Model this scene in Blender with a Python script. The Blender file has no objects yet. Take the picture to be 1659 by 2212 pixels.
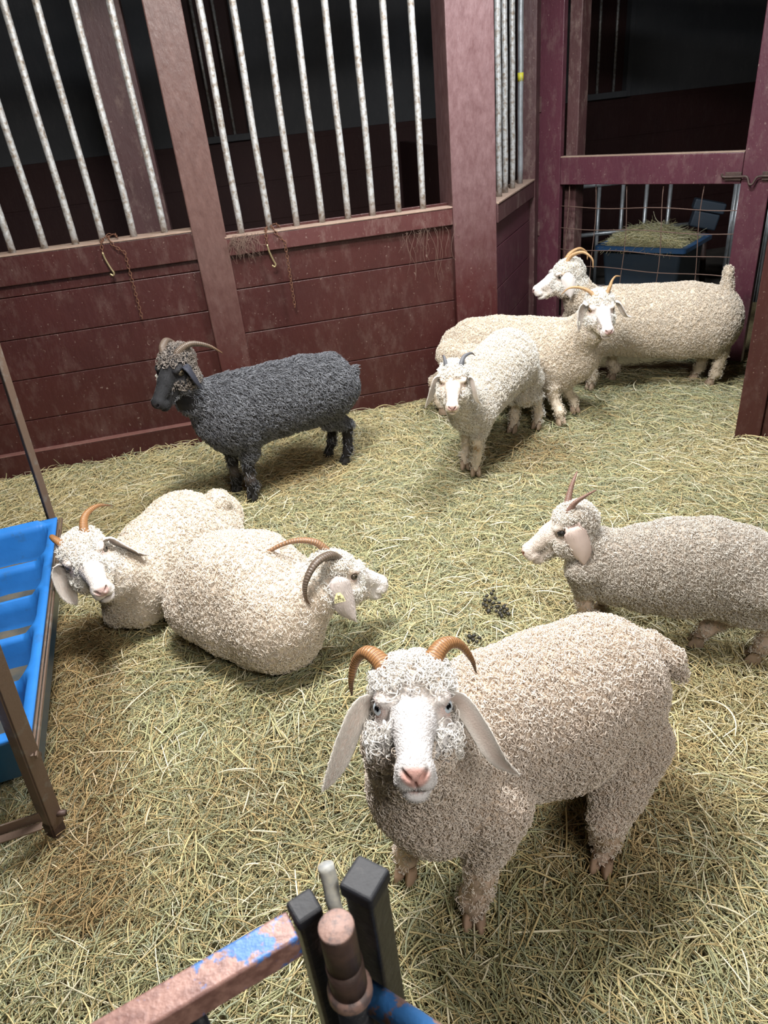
import bpy, bmesh, math, random
import numpy as np
from mathutils import Vector, Matrix
try:
    import openvdb as vdb
except Exception:
    import pyopenvdb as vdb
PI = math.pi
rng = np.random.default_rng(7)
random.seed(7)
S = bpy.context.scene
COL = S.collection

# ------------------------------------------------------------------ camera model
F_PX, IW, IH = 1534.0, 1659.0, 2212.0
CAM = np.array([0, 0, 1.65])
_v = np.array([(1113.0 - IW / 2) / F_PX, -(3737.0 - IH / 2) / F_PX, -1.0])
_up = -_v / np.linalg.norm(_v)
_f = np.array([0, 0, -1.0]); _y = _f - _up * _f.dot(_up); _y /= np.linalg.norm(_y)
RM = np.array([np.cross(_y, _up), _y, _up])          # camera to world
FWD = RM @ np.array([0, 0, -1.0])

def ray(px, py):
    return RM @ np.array([(px - IW / 2) / F_PX, -(py - IH / 2) / F_PX, -1.0])
def gz(px, py, z=0.0):
    "the point at height z seen along a sight line measured in the survey photograph"
    d = ray(px, py); return CAM + d * ((z - CAM[2]) / d[2])
def gy(px, py, y):
    d = ray(px, py); return CAM + d * (y / d[1])
def gp(px, py, a, b):
    "the point on the upright plane through a and b"
    n = np.array([-(b[1] - a[1]), b[0] - a[0], 0.0]); d = ray(px, py)
    t = n.dot(np.array([a[0], a[1], 0]) - CAM) / n.dot(d); return CAM + d * t
def pxm(p):
    "pixels per metre at p"
    return F_PX / float((np.asarray(p) - CAM).dot(FWD))

cam = bpy.data.cameras.new('camera'); camo = bpy.data.objects.new('camera', cam); COL.objects.link(camo)
cam.sensor_fit = 'VERTICAL'; cam.sensor_height = 36.0; cam.sensor_width = 27.0
cam.lens = F_PX / IH * 36.0
cam.clip_start = 0.02
M4 = Matrix.Identity(4)
for i in range(3):
    for j in range(3):
        M4[i][j] = RM[i][j]
M4.translation = Vector(CAM)
camo.matrix_world = M4
cam.dof.use_dof = True; cam.dof.focus_distance = 1.9; cam.dof.aperture_fstop = 9.0
S.camera = camo

# ------------------------------------------------------------------ linking
def tag(o, label=None, cat=None, group=None, kind=None):
    if label: o['label'] = label
    if cat: o['category'] = cat
    if group: o['group'] = group
    if kind: o['kind'] = kind
    return o
def empty(name, loc=(0, 0, 0)):
    o = bpy.data.objects.new(name, None); o.empty_display_size = .1
    o.location = loc; COL.objects.link(o); return o
def wloc(o):
    v = Vector((0, 0, 0))
    while o is not None:
        v = v + o.location; o = o.parent
    return v
def link_mesh(name, me, m=None, parent=None):
    "mesh data is in world coordinates and is moved into the parent's frame"
    o = bpy.data.objects.new(name, me); COL.objects.link(o)
    if m is not None:
        for x in (m if isinstance(m, (list, tuple)) else [m]): me.materials.append(x)
    if parent is not None:
        me.transform(Matrix.Translation(-wloc(parent))); o.parent = parent
    return o
def smooth(me):
    me.polygons.foreach_set('use_smooth', np.ones(len(me.polygons), dtype=bool))
def np_mesh(name, V, Fq, m=None, parent=None, col=None, sm=True, attr=None):
    me = bpy.data.meshes.new(name)
    me.from_pydata([tuple(map(float, v)) for v in V] if len(V) < 5000 else np.asarray(V, float).tolist(), [], Fq if isinstance(Fq, list) else np.asarray(Fq).tolist())
    if sm: smooth(me)
    if col is not None:
        a = me.color_attributes.new('col', 'FLOAT_COLOR', 'POINT')
        c = np.ones((len(V), 4), np.float32); c[:, :3] = col
        a.data.foreach_set('color', c.ravel())
    if attr is not None:
        for k, v in attr.items():
            a = me.attributes.new(k, 'FLOAT', 'POINT'); a.data.foreach_set('value', np.asarray(v, np.float32))
    me.update()
    return link_mesh(name, me, m, parent)
def bm_obj(name, bm, m=None, parent=None, sm=False, bevel=0.0, seg=2):
    bmesh.ops.recalc_face_normals(bm, faces=bm.faces)
    me = bpy.data.meshes.new(name); bm.to_mesh(me); bm.free()
    if sm: smooth(me)
    o = link_mesh(name, me, m, parent)
    if bevel > 0:
        b = o.modifiers.new('bevel', 'BEVEL'); b.width = bevel; b.segments = seg; b.limit_method = 'ANGLE'; b.angle_limit = .6
    return o
def add_box(bm, c, ax, half, jitter=0):
    "box with centre c, axes ax (three vectors), half sizes"
    vs = []
    for sx in (-1, 1):
        for sy in (-1, 1):
            for sz in (-1, 1):
                p = np.array(c, float) + ax[0] * half[0] * sx + ax[1] * half[1] * sy + ax[2] * half[2] * sz
                vs.append(bm.verts.new(p))
    for q in ((0, 1, 3, 2), (4, 6, 7, 5), (0, 4, 5, 1), (2, 3, 7, 6), (0, 2, 6, 4), (1, 5, 7, 3)):
        bm.faces.new([vs[i] for i in q])
UPZ = np.array([0, 0, 1.0])
def wall_axes(d):
    d = np.array([d[0], d[1], 0.0]); d /= np.linalg.norm(d)
    return d, np.array([-d[1], d[0], 0.0])
def slab(bm, a, d, u0, u1, z0, z1, n0, n1):
    "box on a wall line: along u, heights z, offsets along the normal (away from the pen is +)"
    d3, n3 = wall_axes(d)
    c = np.array([a[0], a[1], 0]) + d3 * (u0 + u1) / 2 + n3 * (n0 + n1) / 2 + UPZ * (z0 + z1) / 2
    add_box(bm, c, (d3, n3, UPZ), (abs(u1 - u0) / 2, abs(n1 - n0) / 2, abs(z1 - z0) / 2))

def frames(P):
    P = np.asarray(P, float); T = np.gradient(P, axis=0); T /= np.linalg.norm(T, axis=1)[:, None] + 1e-12
    n = np.cross(T[0], [0.13, 0.21, 0.97]); n /= np.linalg.norm(n); N = [n]
    for i in range(1, len(P)):
        n = N[-1] - T[i] * N[-1].dot(T[i]); n /= np.linalg.norm(n) + 1e-12; N.append(n)
    N = np.array(N); return T, N, np.cross(T, N)
def tube_data(P, R, seg=10, cap=True, flat=None):
    P = np.asarray(P, float); n = len(P); R = np.ones(n) * R if np.isscalar(R) else np.asarray(R, float)
    T, N, B = frames(P)
    a = np.linspace(0, 2 * PI, seg, endpoint=False)
    V = (P[:, None] + R[:, None, None] * (np.cos(a)[None, :, None] * N[:, None] + np.sin(a)[None, :, None] * B[:, None])).reshape(-1, 3)
    Fq = []
    for i in range(n - 1):
        for j in range(seg):
            k = (j + 1) % seg
            Fq.append([i * seg + j, i * seg + k, (i + 1) * seg + k, (i + 1) * seg + j])
    if cap:
        Fq.append(list(range(seg))[::-1]); Fq.append([(n - 1) * seg + j for j in range(seg)])
    return V, Fq
def catmull(P, n):
    P = np.asarray(P, float); P = np.vstack([2 * P[0] - P[1], P, 2 * P[-1] - P[-2]])
    m = len(P) - 3; out = []
    for x in np.linspace(0, m - 1e-9, n):
        i = int(x); t = x - i; a, b, c, d = P[i:i + 4]
        out.append(.5 * ((2 * b) + (-a + c) * t + (2 * a - 5 * b + 4 * c - d) * t * t + (-a + 3 * b - 3 * c + d) * t ** 3))
    return np.array(out)
def tube(name, P, R, m, parent=None, seg=12, n=None):
    if n:
        if not np.isscalar(R): R = np.interp(np.linspace(0, 1, n), np.linspace(0, 1, len(R)), R)
        P = catmull(P, n)
    V, Fq = tube_data(P, R, seg); return np_mesh(name, V, Fq, m, parent)
def merge(parts):
    V, Fq, o = [], [], 0
    for v, f in parts:
        V.append(v); Fq += [[i + o for i in q] for q in f]; o += len(v)
    return np.vstack(V), Fq

# ------------------------------------------------------------------ materials
def new_mat(name):
    m = bpy.data.materials.new(name); m.use_nodes = True
    nt = m.node_tree; nt.nodes.clear()
    out = nt.nodes.new('ShaderNodeOutputMaterial'); b = nt.nodes.new('ShaderNodeBsdfPrincipled')
    nt.links.new(b.outputs[0], out.inputs[0]); return m, nt, b
def nd(nt, t, **k):
    x = nt.nodes.new(t)
    for a, v in k.items():
        if a in x.inputs: x.inputs[a].default_value = v
        else: setattr(x, a, v)
    return x
def noise(nt, scale, detail=4, rough=.55, stretch=None, rot=None):
    tc = nt.nodes.new('ShaderNodeTexCoord'); mp = nt.nodes.new('ShaderNodeMapping')
    if stretch: mp.inputs['Scale'].default_value = stretch
    if rot: mp.inputs['Rotation'].default_value = rot
    nt.links.new(tc.outputs['Object'], mp.inputs[0])
    n = nt.nodes.new('ShaderNodeTexNoise'); n.inputs['Scale'].default_value = scale
    n.inputs['Detail'].default_value = detail; n.inputs['Roughness'].default_value = rough
    nt.links.new(mp.outputs[0], n.inputs['Vector']); return n.outputs['Fac']
def ramp(nt, src, stops):
    r = nt.nodes.new('ShaderNodeValToRGB'); e = r.color_ramp.elements
    while len(e) < len(stops): e.new(.5)
    for i, (p, c) in enumerate(stops):
        e[i].position = p; e[i].color = (c, c, c, 1) if not hasattr(c, '__len__') else (*c, 1)
    nt.links.new(src, r.inputs[0]); return r.outputs[0]
def mixc(nt, fac, a, b, mode='MIX'):
    x = nt.nodes.new('ShaderNodeMix'); x.data_type = 'RGBA'; x.blend_type = mode
    for sock, v in ((x.inputs[0], fac), (x.inputs[6], a), (x.inputs[7], b)):
        if hasattr(v, 'is_linked'): nt.links.new(v, sock)
        elif hasattr(v, '__len__'): sock.default_value = (*v, 1)
        else: sock.default_value = v
    return x.outputs[2]
def bump(nt, bsdf, src, dist, strength=1.0, prev=None):
    b = nt.nodes.new('ShaderNodeBump'); b.inputs['Distance'].default_value = dist; b.inputs['Strength'].default_value = strength
    nt.links.new(src, b.inputs['Height'])
    if prev: nt.links.new(prev, b.inputs['Normal'])
    nt.links.new(b.outputs[0], bsdf.inputs['Normal']); return b.outputs[0]

def paint_mat(name, base, dark, dust=(.33, .24, .2), rough=.42, dust_amt=.5, scratch=True, scale=1.0):
    m, nt, b = new_mat(name)
    n1 = noise(nt, 3.5 * scale, 6); c = mixc(nt, n1, dark, base)
    n2 = ramp(nt, noise(nt, 14 * scale, 10, .78, (1, 1, .45)), [(.5, 0.0), (.8, dust_amt)]); c = mixc(nt, n2, c, dust)
    n4 = ramp(nt, noise(nt, 70, 3, .6), [(.66, 0.0), (.72, .55)]); c = mixc(nt, n4, c, dust)
    if scratch:
        n3 = ramp(nt, noise(nt, 26, 6, .75, (1, 1, .16)), [(.70, 0.0), (.735, .8)]); c = mixc(nt, n3, c, (.5, .4, .33))
    nt.links.new(c, b.inputs['Base Color'])
    r = ramp(nt, n2, [(0, rough), (1, .95)]); nt.links.new(r, b.inputs['Roughness'])
    p = bump(nt, b, noise(nt, 45, 6, .65, (1, 1, .35)), .0035, .8)
    bump(nt, b, noise(nt, 7, 3), .006, .5, p)
    return m
MAT = {}
MAT['paint'] = paint_mat('maroon_barn_paint', (.070, .018, .0155), (.042, .012, .011), rough=.40, dust_amt=.22)
MAT['paint_post'] = paint_mat('dusty_maroon_paint', (.115, .042, .04), (.075, .024, .023), rough=.36, dust_amt=.45)
MAT['paint_gate'] = paint_mat('plum_gate_paint', (.12, .037, .052), (.075, .022, .033), rough=.38, dust_amt=.35)
MAT['paint_dirty'] = paint_mat('grimy_plum_paint', (.12, .055, .055), (.06, .025, .025), rough=.5, dust_amt=.8)
MAT['dust_top'] = paint_mat('bare_dusty_ledge', (.42, .31, .23), (.24, .14, .11), (.55, .45, .36), rough=.9, dust_amt=.6, scratch=False)
MAT['back_low'] = paint_mat('dark_wainscot_paint', (.05, .014, .012), (.03, .01, .01), (.09, .06, .05), rough=.7, dust_amt=.3)
MAT['back_high'] = paint_mat('grey_lime_plaster', (.11, .112, .12), (.075, .078, .085), (.15, .15, .155), rough=.9, dust_amt=.5, scratch=False)
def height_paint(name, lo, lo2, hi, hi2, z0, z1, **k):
    "maroon paint lightened above by dust and wear and by lamplight painted in; the edge wanders"
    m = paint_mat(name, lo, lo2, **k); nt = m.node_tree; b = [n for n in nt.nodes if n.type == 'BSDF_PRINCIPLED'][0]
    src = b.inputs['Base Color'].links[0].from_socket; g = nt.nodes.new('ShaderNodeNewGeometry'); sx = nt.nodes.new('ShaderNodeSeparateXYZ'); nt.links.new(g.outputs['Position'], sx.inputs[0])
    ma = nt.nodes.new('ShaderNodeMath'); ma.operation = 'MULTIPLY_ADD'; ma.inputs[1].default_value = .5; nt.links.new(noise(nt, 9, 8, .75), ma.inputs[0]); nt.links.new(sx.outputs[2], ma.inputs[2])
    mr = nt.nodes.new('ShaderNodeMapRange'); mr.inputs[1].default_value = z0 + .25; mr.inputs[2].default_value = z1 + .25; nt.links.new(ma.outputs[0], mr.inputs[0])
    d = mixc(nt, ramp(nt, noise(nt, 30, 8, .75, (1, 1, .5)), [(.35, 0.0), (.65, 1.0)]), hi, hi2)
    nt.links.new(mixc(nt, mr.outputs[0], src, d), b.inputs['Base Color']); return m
MAT['paint_corner'] = height_paint('corner_post_paint', (.085, .019, .019), (.055, .014, .014), (.19, .112, .112), (.12, .06, .06), .62, 1.2, rough=.36, dust_amt=.3)  # pale upper post: strong lamplight painted into the colour along with dust
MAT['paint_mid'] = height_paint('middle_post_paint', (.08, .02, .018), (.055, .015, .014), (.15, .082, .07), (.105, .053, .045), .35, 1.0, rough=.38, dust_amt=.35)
def simple(name, c, rough=.5, metal=0.0, c2=None, ns=12, bs=None, bd=.001, thr=(.4, .65)):
    m, nt, b = new_mat(name)
    b.inputs['Roughness'].default_value = rough; b.inputs['Metallic'].default_value = metal
    if c2 is not None:
        f = ramp(nt, noise(nt, ns, 7, .65), [(thr[0], 0.0), (thr[1], 1.0)]); nt.links.new(mixc(nt, f, c, c2), b.inputs['Base Color'])
    else: b.inputs['Base Color'].default_value = (*c, 1)
    if bs: bump(nt, b, noise(nt, bs, 5, .65), bd)
    return m
MAT['galv'] = simple('dirty_galvanised_pipe', (.54, .54, .53), .45, .35, (.27, .215, .165), 46, 90, .0014, (.44, .64))
MAT['galv_clean'] = simple('galvanised_pipe', (.5, .53, .56), .35, .5, (.35, .36, .36), 20, 90, .0006)
MAT['rust'] = simple('rusty_steel', (.10, .06, .048), .55, .2, (.055, .035, .03), 45, 120, .001)
MAT['rust_light'] = simple('weathered_rust', (.34, .215, .18), .5, .15, (.16, .12, .115), 90, 200, .0008, (.45, .6))
MAT['chain'] = simple('rusty_chain', (.2, .085, .045), .8, .2, (.09, .045, .03), 120)
MAT['leg_steel'] = simple('brown_steel_angle', (.17, .115, .085), .5, .3, (.24, .23, .21), 14, 120, .0008, (.55, .72))
MAT['black'] = simple('black_gloss_steel', (.012, .013, .016), .36, 0, (.05, .05, .055), 60, 70, .0012, (.55, .75))
MAT['black_cap'] = simple('black_plastic_cap', (.012, .013, .018), .55, 0, (.12, .11, .10), 45, 130, .0008, (.6, .8))
MAT['white_plastic'] = simple('grubby_white_plastic', (.6, .58, .5), .5, 0, (.35, .36, .36), 60, 80, .001)
MAT['brass'] = simple('worn_brass', (.45, .36, .2), .4, .7)
MAT['wire'] = simple('rusty_wire', (.22, .14, .11), .6, .4)
MAT['bin_in'] = simple('blue_bin_plastic', (.04, .12, .29), .4, 0, (.06, .14, .27), 8)
MAT['bin_out'] = simple('dark_blue_bin_plastic', (.028, .045, .068), .5, 0, (.035, .05, .07), 10)
MAT['concrete'] = simple('stall_floor_concrete', (.11, .095, .08), .9, 0, (.05, .045, .04), 4, 20, .004)
MAT['ceiling'] = simple('ceiling_boards', (.3, .27, .24), .9, 0, (.2, .18, .16), 3)
MAT['dropping'] = simple('dark_droppings', (.02, .018, .014), .55, 0, (.04, .035, .02), 40)
MAT['cobweb'] = simple('dusty_cobweb', (.2, .13, .1), .95)
# blue painted rusty tube (paint left in patches)
def patch_mat(name, rust, rust2, blue, lo, hi, sc):
    m, nt, b = new_mat(name)
    c = mixc(nt, ramp(nt, noise(nt, 60, 8, .7), [(.4, 0.0), (.6, 1.0)]), rust, rust2)
    f = ramp(nt, noise(nt, sc, 7, .7), [(lo, 0.0), (hi, 1.0)]); nt.links.new(mixc(nt, f, c, blue), b.inputs['Base Color'])
    b.inputs['Roughness'].default_value = .42; b.inputs['Metallic'].default_value = .1
    bump(nt, b, noise(nt, 120, 5, .6), .0008); return m
MAT['tube_paint'] = patch_mat('rust_with_blue_paint', (.36, .2, .165), (.2, .1, .085), (.04, .15, .42), .535, .57, 16)
MAT['pipe_paint'] = patch_mat('blue_paint_over_rust', (.36, .22, .18), (.2, .11, .09), (.045, .17, .42), .46, .5, 26)
# trough plastic with dirt towards the bottoms of its troughs
def trough_mat():
    m, nt, b = new_mat('blue_trough_plastic')
    c = mixc(nt, ramp(nt, noise(nt, 7, 5), [(.3, 0.0), (.7, 1.0)]), (.02, .15, .46), (.03, .19, .56))
    f = ramp(nt, noise(nt, 12, 8, .75), [(.56, 0.0), (.72, .6)]); c = mixc(nt, f, c, (.045, .09, .12))
    nt.links.new(c, b.inputs['Base Color']); b.inputs['Roughness'].default_value = .33
    bump(nt, b, noise(nt, 30, 4), .0008); return m
MAT['trough'] = trough_mat()
MAT['silt'] = simple('caked_feed_dirt', (.1, .085, .06), .9, 0, (.05, .06, .06), 18, 60, .002)

def attr_mat(name, rough=.7, var=.0, spec=.3, sss=0.0, bs=None, bd=.001):
    m, nt, b = new_mat(name)
    a = nt.nodes.new('ShaderNodeAttribute'); a.attribute_name = 'col'
    nt.links.new(a.outputs['Color'], b.inputs['Base Color'])
    b.inputs['Roughness'].default_value = rough; b.inputs['Specular IOR Level'].default_value = spec
    if sss:
        b.inputs['Subsurface Weight'].default_value = sss; b.inputs['Subsurface Radius'].default_value = (.012, .006, .004)
        b.inputs['Subsurface Scale'].default_value = 1.0
    if bs: bump(nt, b, noise(nt, bs, 4, .7), bd)
    return m
MAT['straw'] = attr_mat('hay_stalks', .62, spec=.35)
MAT['wool'] = attr_mat('mohair_curls', .5, spec=.45)
MAT['wool_black'] = attr_mat('dark_mohair', .34, spec=.7)
MAT['hide'] = attr_mat('goat_hide', .75, spec=.25, bs=260, bd=.0012)
MAT['ear'] = attr_mat('goat_ear', .65, spec=.3, bs=300, bd=.0006)
MAT['eye'] = attr_mat('goat_eye', .06, spec=.6)
MAT['hoof'] = attr_mat('goat_hoof', .55, spec=.3, bs=120, bd=.0006)
MAT['tag'] = simple('yellow_tag_plastic', (.75, .68, .36), .4)
MAT['tag_white'] = simple('white_tag_plastic', (.8, .78, .68), .4)
MAT['ink'] = simple('tag_ink', (.03, .03, .02), .6)
def horn_mat(name, c1, c2, tip):
    m, nt, b = new_mat(name)
    a = nt.nodes.new('ShaderNodeAttribute'); a.attribute_name = 't'
    w = nt.nodes.new('ShaderNodeMath'); w.operation = 'MULTIPLY'; w.inputs[1].default_value = 230
    nt.links.new(a.outputs['Fac'], w.inputs[0])
    nz = noise(nt, 40, 4); ad = nt.nodes.new('ShaderNodeMath'); ad.operation = 'MULTIPLY_ADD'; ad.inputs[1].default_value = 7
    nt.links.new(nz, ad.inputs[0]); nt.links.new(w.outputs[0], ad.inputs[2])
    s = nt.nodes.new('ShaderNodeMath'); s.operation = 'SINE'; nt.links.new(ad.outputs[0], s.inputs[0])
    g = ramp(nt, s.outputs[0], [(.0, 0.0), (.9, 1.0)])
    c = mixc(nt, g, c2, c1); c = mixc(nt, ramp(nt, noise(nt, 25, 5), [(.4, 0.0), (.7, .7)]), c, c2)
    c = mixc(nt, ramp(nt, a.outputs['Fac'], [(.7, 0.0), (1.0, 1.0)]), c, tip)
    nt.links.new(c, b.inputs['Base Color']); b.inputs['Roughness'].default_value = .4
    bump(nt, b, s.outputs[0], .0007, .6); return m
MAT['horn_tan'] = horn_mat('tan_horn', (.42, .21, .08), (.25, .12, .05), (.1, .06, .035))
MAT['horn_pale'] = horn_mat('pale_horn', (.62, .4, .2), (.45, .26, .12), (.5, .3, .15))
MAT['horn_grey'] = horn_mat('grey_brown_horn', (.2, .15, .11), (.11, .08, .06), (.2, .11, .06))
MAT['horn_lamb'] = horn_mat('pinkish_horn', (.36, .22, .17), (.23, .13, .1), (.3, .16, .12))
MAT['horn_bud'] = horn_mat('slate_horn', (.2, .2, .21), (.1, .1, .11), (.22, .12, .06))
MAT['horn_orange'] = horn_mat('two_tone_horn', (.2, .13, .09), (.3, .16, .08), (.38, .16, .05))

# ------------------------------------------------------------------ value noise
class VN:
    def __init__(s, seed, n=64):
        s.g = np.random.default_rng(seed).random((n, n)); s.n = n
    def __call__(s, x, y):
        x = np.asarray(x, float); y = np.asarray(y, float)
        xi = np.floor(x).astype(int); yi = np.floor(y).astype(int); fx = x - xi; fy = y - yi
        fx = fx * fx * (3 - 2 * fx); fy = fy * fy * (3 - 2 * fy); n = s.n; g = s.g
        a = g[xi % n, yi % n]; b = g[(xi + 1) % n, yi % n]; c = g[xi % n, (yi + 1) % n]; d = g[(xi + 1) % n, (yi + 1) % n]
        return (a * (1 - fx) + b * fx) * (1 - fy) + (c * (1 - fx) + d * fx) * fy
N1, N2, N3, N4 = VN(1), VN(2), VN(3), VN(4)
A0 = np.array([-2.138, 3.684]); AD = np.array([.9826, .1857])           # near face of the plank wall
def wp(u, n=0.0, z=0.0):
    d, nn = wall_axes(AD); return np.array([A0[0], A0[1], 0]) + d * u + nn * n + UPZ * z
B0 = wp(2.985)[:2]; BD = np.array([.419, .908]); G0 = B0 + BD * 1.15; GD = np.array([.70, -.713])
def wall_dist(x, y):
    "distance in front of the plank wall"
    d, nn = wall_axes(AD); return -((x - A0[0]) * nn[0] + (y - A0[1]) * nn[1])
def hgt(x, y):
    h = -.060 + .03 * N1(x * 2.3 + 9, y * 2.3 + 5) + .014 * N2(x * 7, y * 7) + .006 * N3(x * 19, y * 19)
    w = wall_dist(x, y); h = h + .05 * np.exp(-np.clip(w, 0, 9) / .16) * (x < 1.0)
    return h

# ------------------------------------------------------------------ structure
def struct(name, bm, m, bevel=0.0, parent=None):
    o = bm_obj(name, bm, m, parent, bevel=bevel)
    if parent is None: tag(o, kind='structure')
    return o
# floor with the packed bedding
gx = np.linspace(-3.4, 3.4, 190); gyy = np.linspace(-.6, 5.6, 180)
GX, GY = np.meshgrid(gx, gyy, indexing='ij'); GZ = hgt(GX, GY) - .004
V = np.stack([GX, GY, GZ], -1).reshape(-1, 3); nx, ny = GX.shape
idx = np.arange(nx * ny).reshape(nx, ny)
Fq = np.stack([idx[:-1, :-1], idx[1:, :-1], idx[1:, 1:], idx[:-1, 1:]], -1).reshape(-1, 4)
m, nt, b = new_mat('packed_bedding')
c = mixc(nt, ramp(nt, noise(nt, 5, 6, .6), [(.35, 0.0), (.65, 1.0)]), (.10, .07, .03), (.17, .14, .065))
c = mixc(nt, ramp(nt, noise(nt, 110, 5, .7, (1, .25, 1)), [(.45, 0.0), (.7, .7)]), c, (.3, .25, .12))
nt.links.new(c, b.inputs['Base Color']); b.inputs['Roughness'].default_value = .95
bump(nt, b, noise(nt, 120, 5, .7, (1, .3, 1)), .008)
fl = np_mesh('floor', V, Fq, m); tag(fl, kind='structure')
bm = bmesh.new(); add_box(bm, (0.5, 4.0, -.16), np.eye(3), (5.5, 5.5, .08)); o = struct('floor_slab', bm, MAT['concrete'])
bm = bmesh.new(); add_box(bm, (0.5, 4.0, 2.95), np.eye(3), (5.5, 5.5, .05)); struct('ceiling', bm, MAT['ceiling'])
bm = bmesh.new(); add_box(bm, (0.5, -1.55, 1.4), np.eye(3), (5.5, .05, 1.6)); struct('wall_rear', bm, MAT['back_high'])
bm = bmesh.new(); add_box(bm, (-5.0, 4.0, 1.4), np.eye(3), (.05, 5.5, 1.6)); struct('wall_left', bm, MAT['back_high'])
bm = bmesh.new(); add_box(bm, (6.0, 4.0, 1.4), np.eye(3), (.05, 5.5, 1.6)); struct('wall_right', bm, MAT['back_high'])

# plank walls of the pen: wall_far (left bay and right bay)
def planks(bm, a, d, u0, u1, seams, n0=0.0, n1=.03, gap=.004):
    for z0, z1 in zip(seams[:-1], seams[1:]):
        slab(bm, a, d, u0, u1, z0 + gap / 2, z1 - gap / 2, n0, n1)
bm = bmesh.new()
planks(bm, A0, AD, -1.6, 1.345, [-.1, .128, .30, .527, .742, .953, 1.02], .012, .045)
planks(bm, A0, AD, 1.48, 2.75, [-.1, .108, .33, .59, .83, 1.02], .012, .045)
slab(bm, A0, AD, -1.6, 2.75, -.1, 1.12, .05, .06)
wf = struct('wall_far', bm, MAT['paint'], .003)
bm = bmesh.new(); slab(bm, A0, AD, -1.6, 1.345, 1.012, 1.150, -.012, .11); struct('trim_1', bm, MAT['paint'], .004)
bm = bmesh.new(); slab(bm, A0, AD, 1.49, 2.745, 1.010, 1.097, -.02, .11); struct('trim_2', bm, MAT['paint_post'], .004)
bm = bmesh.new(); slab(bm, A0, AD, -1.6, 1.345, 1.150, 1.158, -.016, .115); struct('trim_3', bm, MAT['dust_top'], .002)
bm = bmesh.new(); slab(bm, A0, AD, 1.49, 2.745, 1.097, 1.105, -.024, .115); struct('trim_4', bm, MAT['dust_top'], .002)
bm = bmesh.new(); slab(bm, A0, AD, -1.6, 1.335, -.1, .128, -.03, .012); struct('baseboard_far', bm, MAT['paint'], .003)
bm = bmesh.new(); slab(bm, A0, AD, -1.6, 1.335, .128, .134, -.032, .012)
struct('trim_5', bm, paint_mat('rubbed_ledge', (.22, .1, .08), (.15, .06, .05), rough=.6, dust_amt=.5), .002)
# posts
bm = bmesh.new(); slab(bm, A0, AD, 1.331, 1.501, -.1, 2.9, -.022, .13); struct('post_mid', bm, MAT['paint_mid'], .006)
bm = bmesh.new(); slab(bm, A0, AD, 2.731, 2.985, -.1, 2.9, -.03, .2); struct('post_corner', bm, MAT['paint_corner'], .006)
bm = bmesh.new(); slab(bm, A0, AD, .98, 1.2, -.1, 2.9, .75, .95); struct('post_inner', bm, MAT['paint_dirty'], .006)
bm = bmesh.new(); slab(bm, A0, AD, -1.6, 2.745, 2.45, 2.6, -.01, .11); struct('beam_far', bm, MAT['paint'], .006)
# side panel of the corner, seen at a steep angle
bm = bmesh.new(); planks(bm, B0, BD, .0, 1.10, [-.1, .13, .36, .60, .84, .99], .01, .04); slab(bm, B0, BD, 0, 1.1, -.1, 1.0, .045, .06)
struct('wall_side', bm, MAT['paint_gate'], .003)
bm = bmesh.new(); slab(bm, B0, BD, .0, 1.16, .985, 1.084, -.02, .1); struct('trim_6', bm, MAT['paint_dirty'], .004)
bm = bmesh.new(); slab(bm, B0, BD, .0, 1.16, 1.084, 1.094, -.024, .105); struct('trim_7', bm, MAT['dust_top'], .002)
bm = bmesh.new(); slab(bm, B0, BD, 1.0, 1.14, -.1, 2.9, -.025, .1); struct('post_hinge', bm, MAT['paint_dirty'], .005)
bm = bmesh.new(); slab(bm, G0, GD, .17, .255, -.1, 2.9, .09, .2); struct('post_behind_gate', bm, MAT['paint_dirty'], .005)
# near door post on the right and the wall it belongs to
np0 = gz(1586, 942)[:2]; nd_ = np.array([.80, -.6])
bm = bmesh.new(); slab(bm, np0, nd_, 0.0, .115, -.1, 2.9, .0, .12)
struct('post_door', bm, MAT['paint'], .005)
bm = bmesh.new(); slab(bm, np0, nd_, .115, 1.6, -.1, 2.9, .02, .10); struct('wall_door_side', bm, MAT['paint'], .005)
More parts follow.
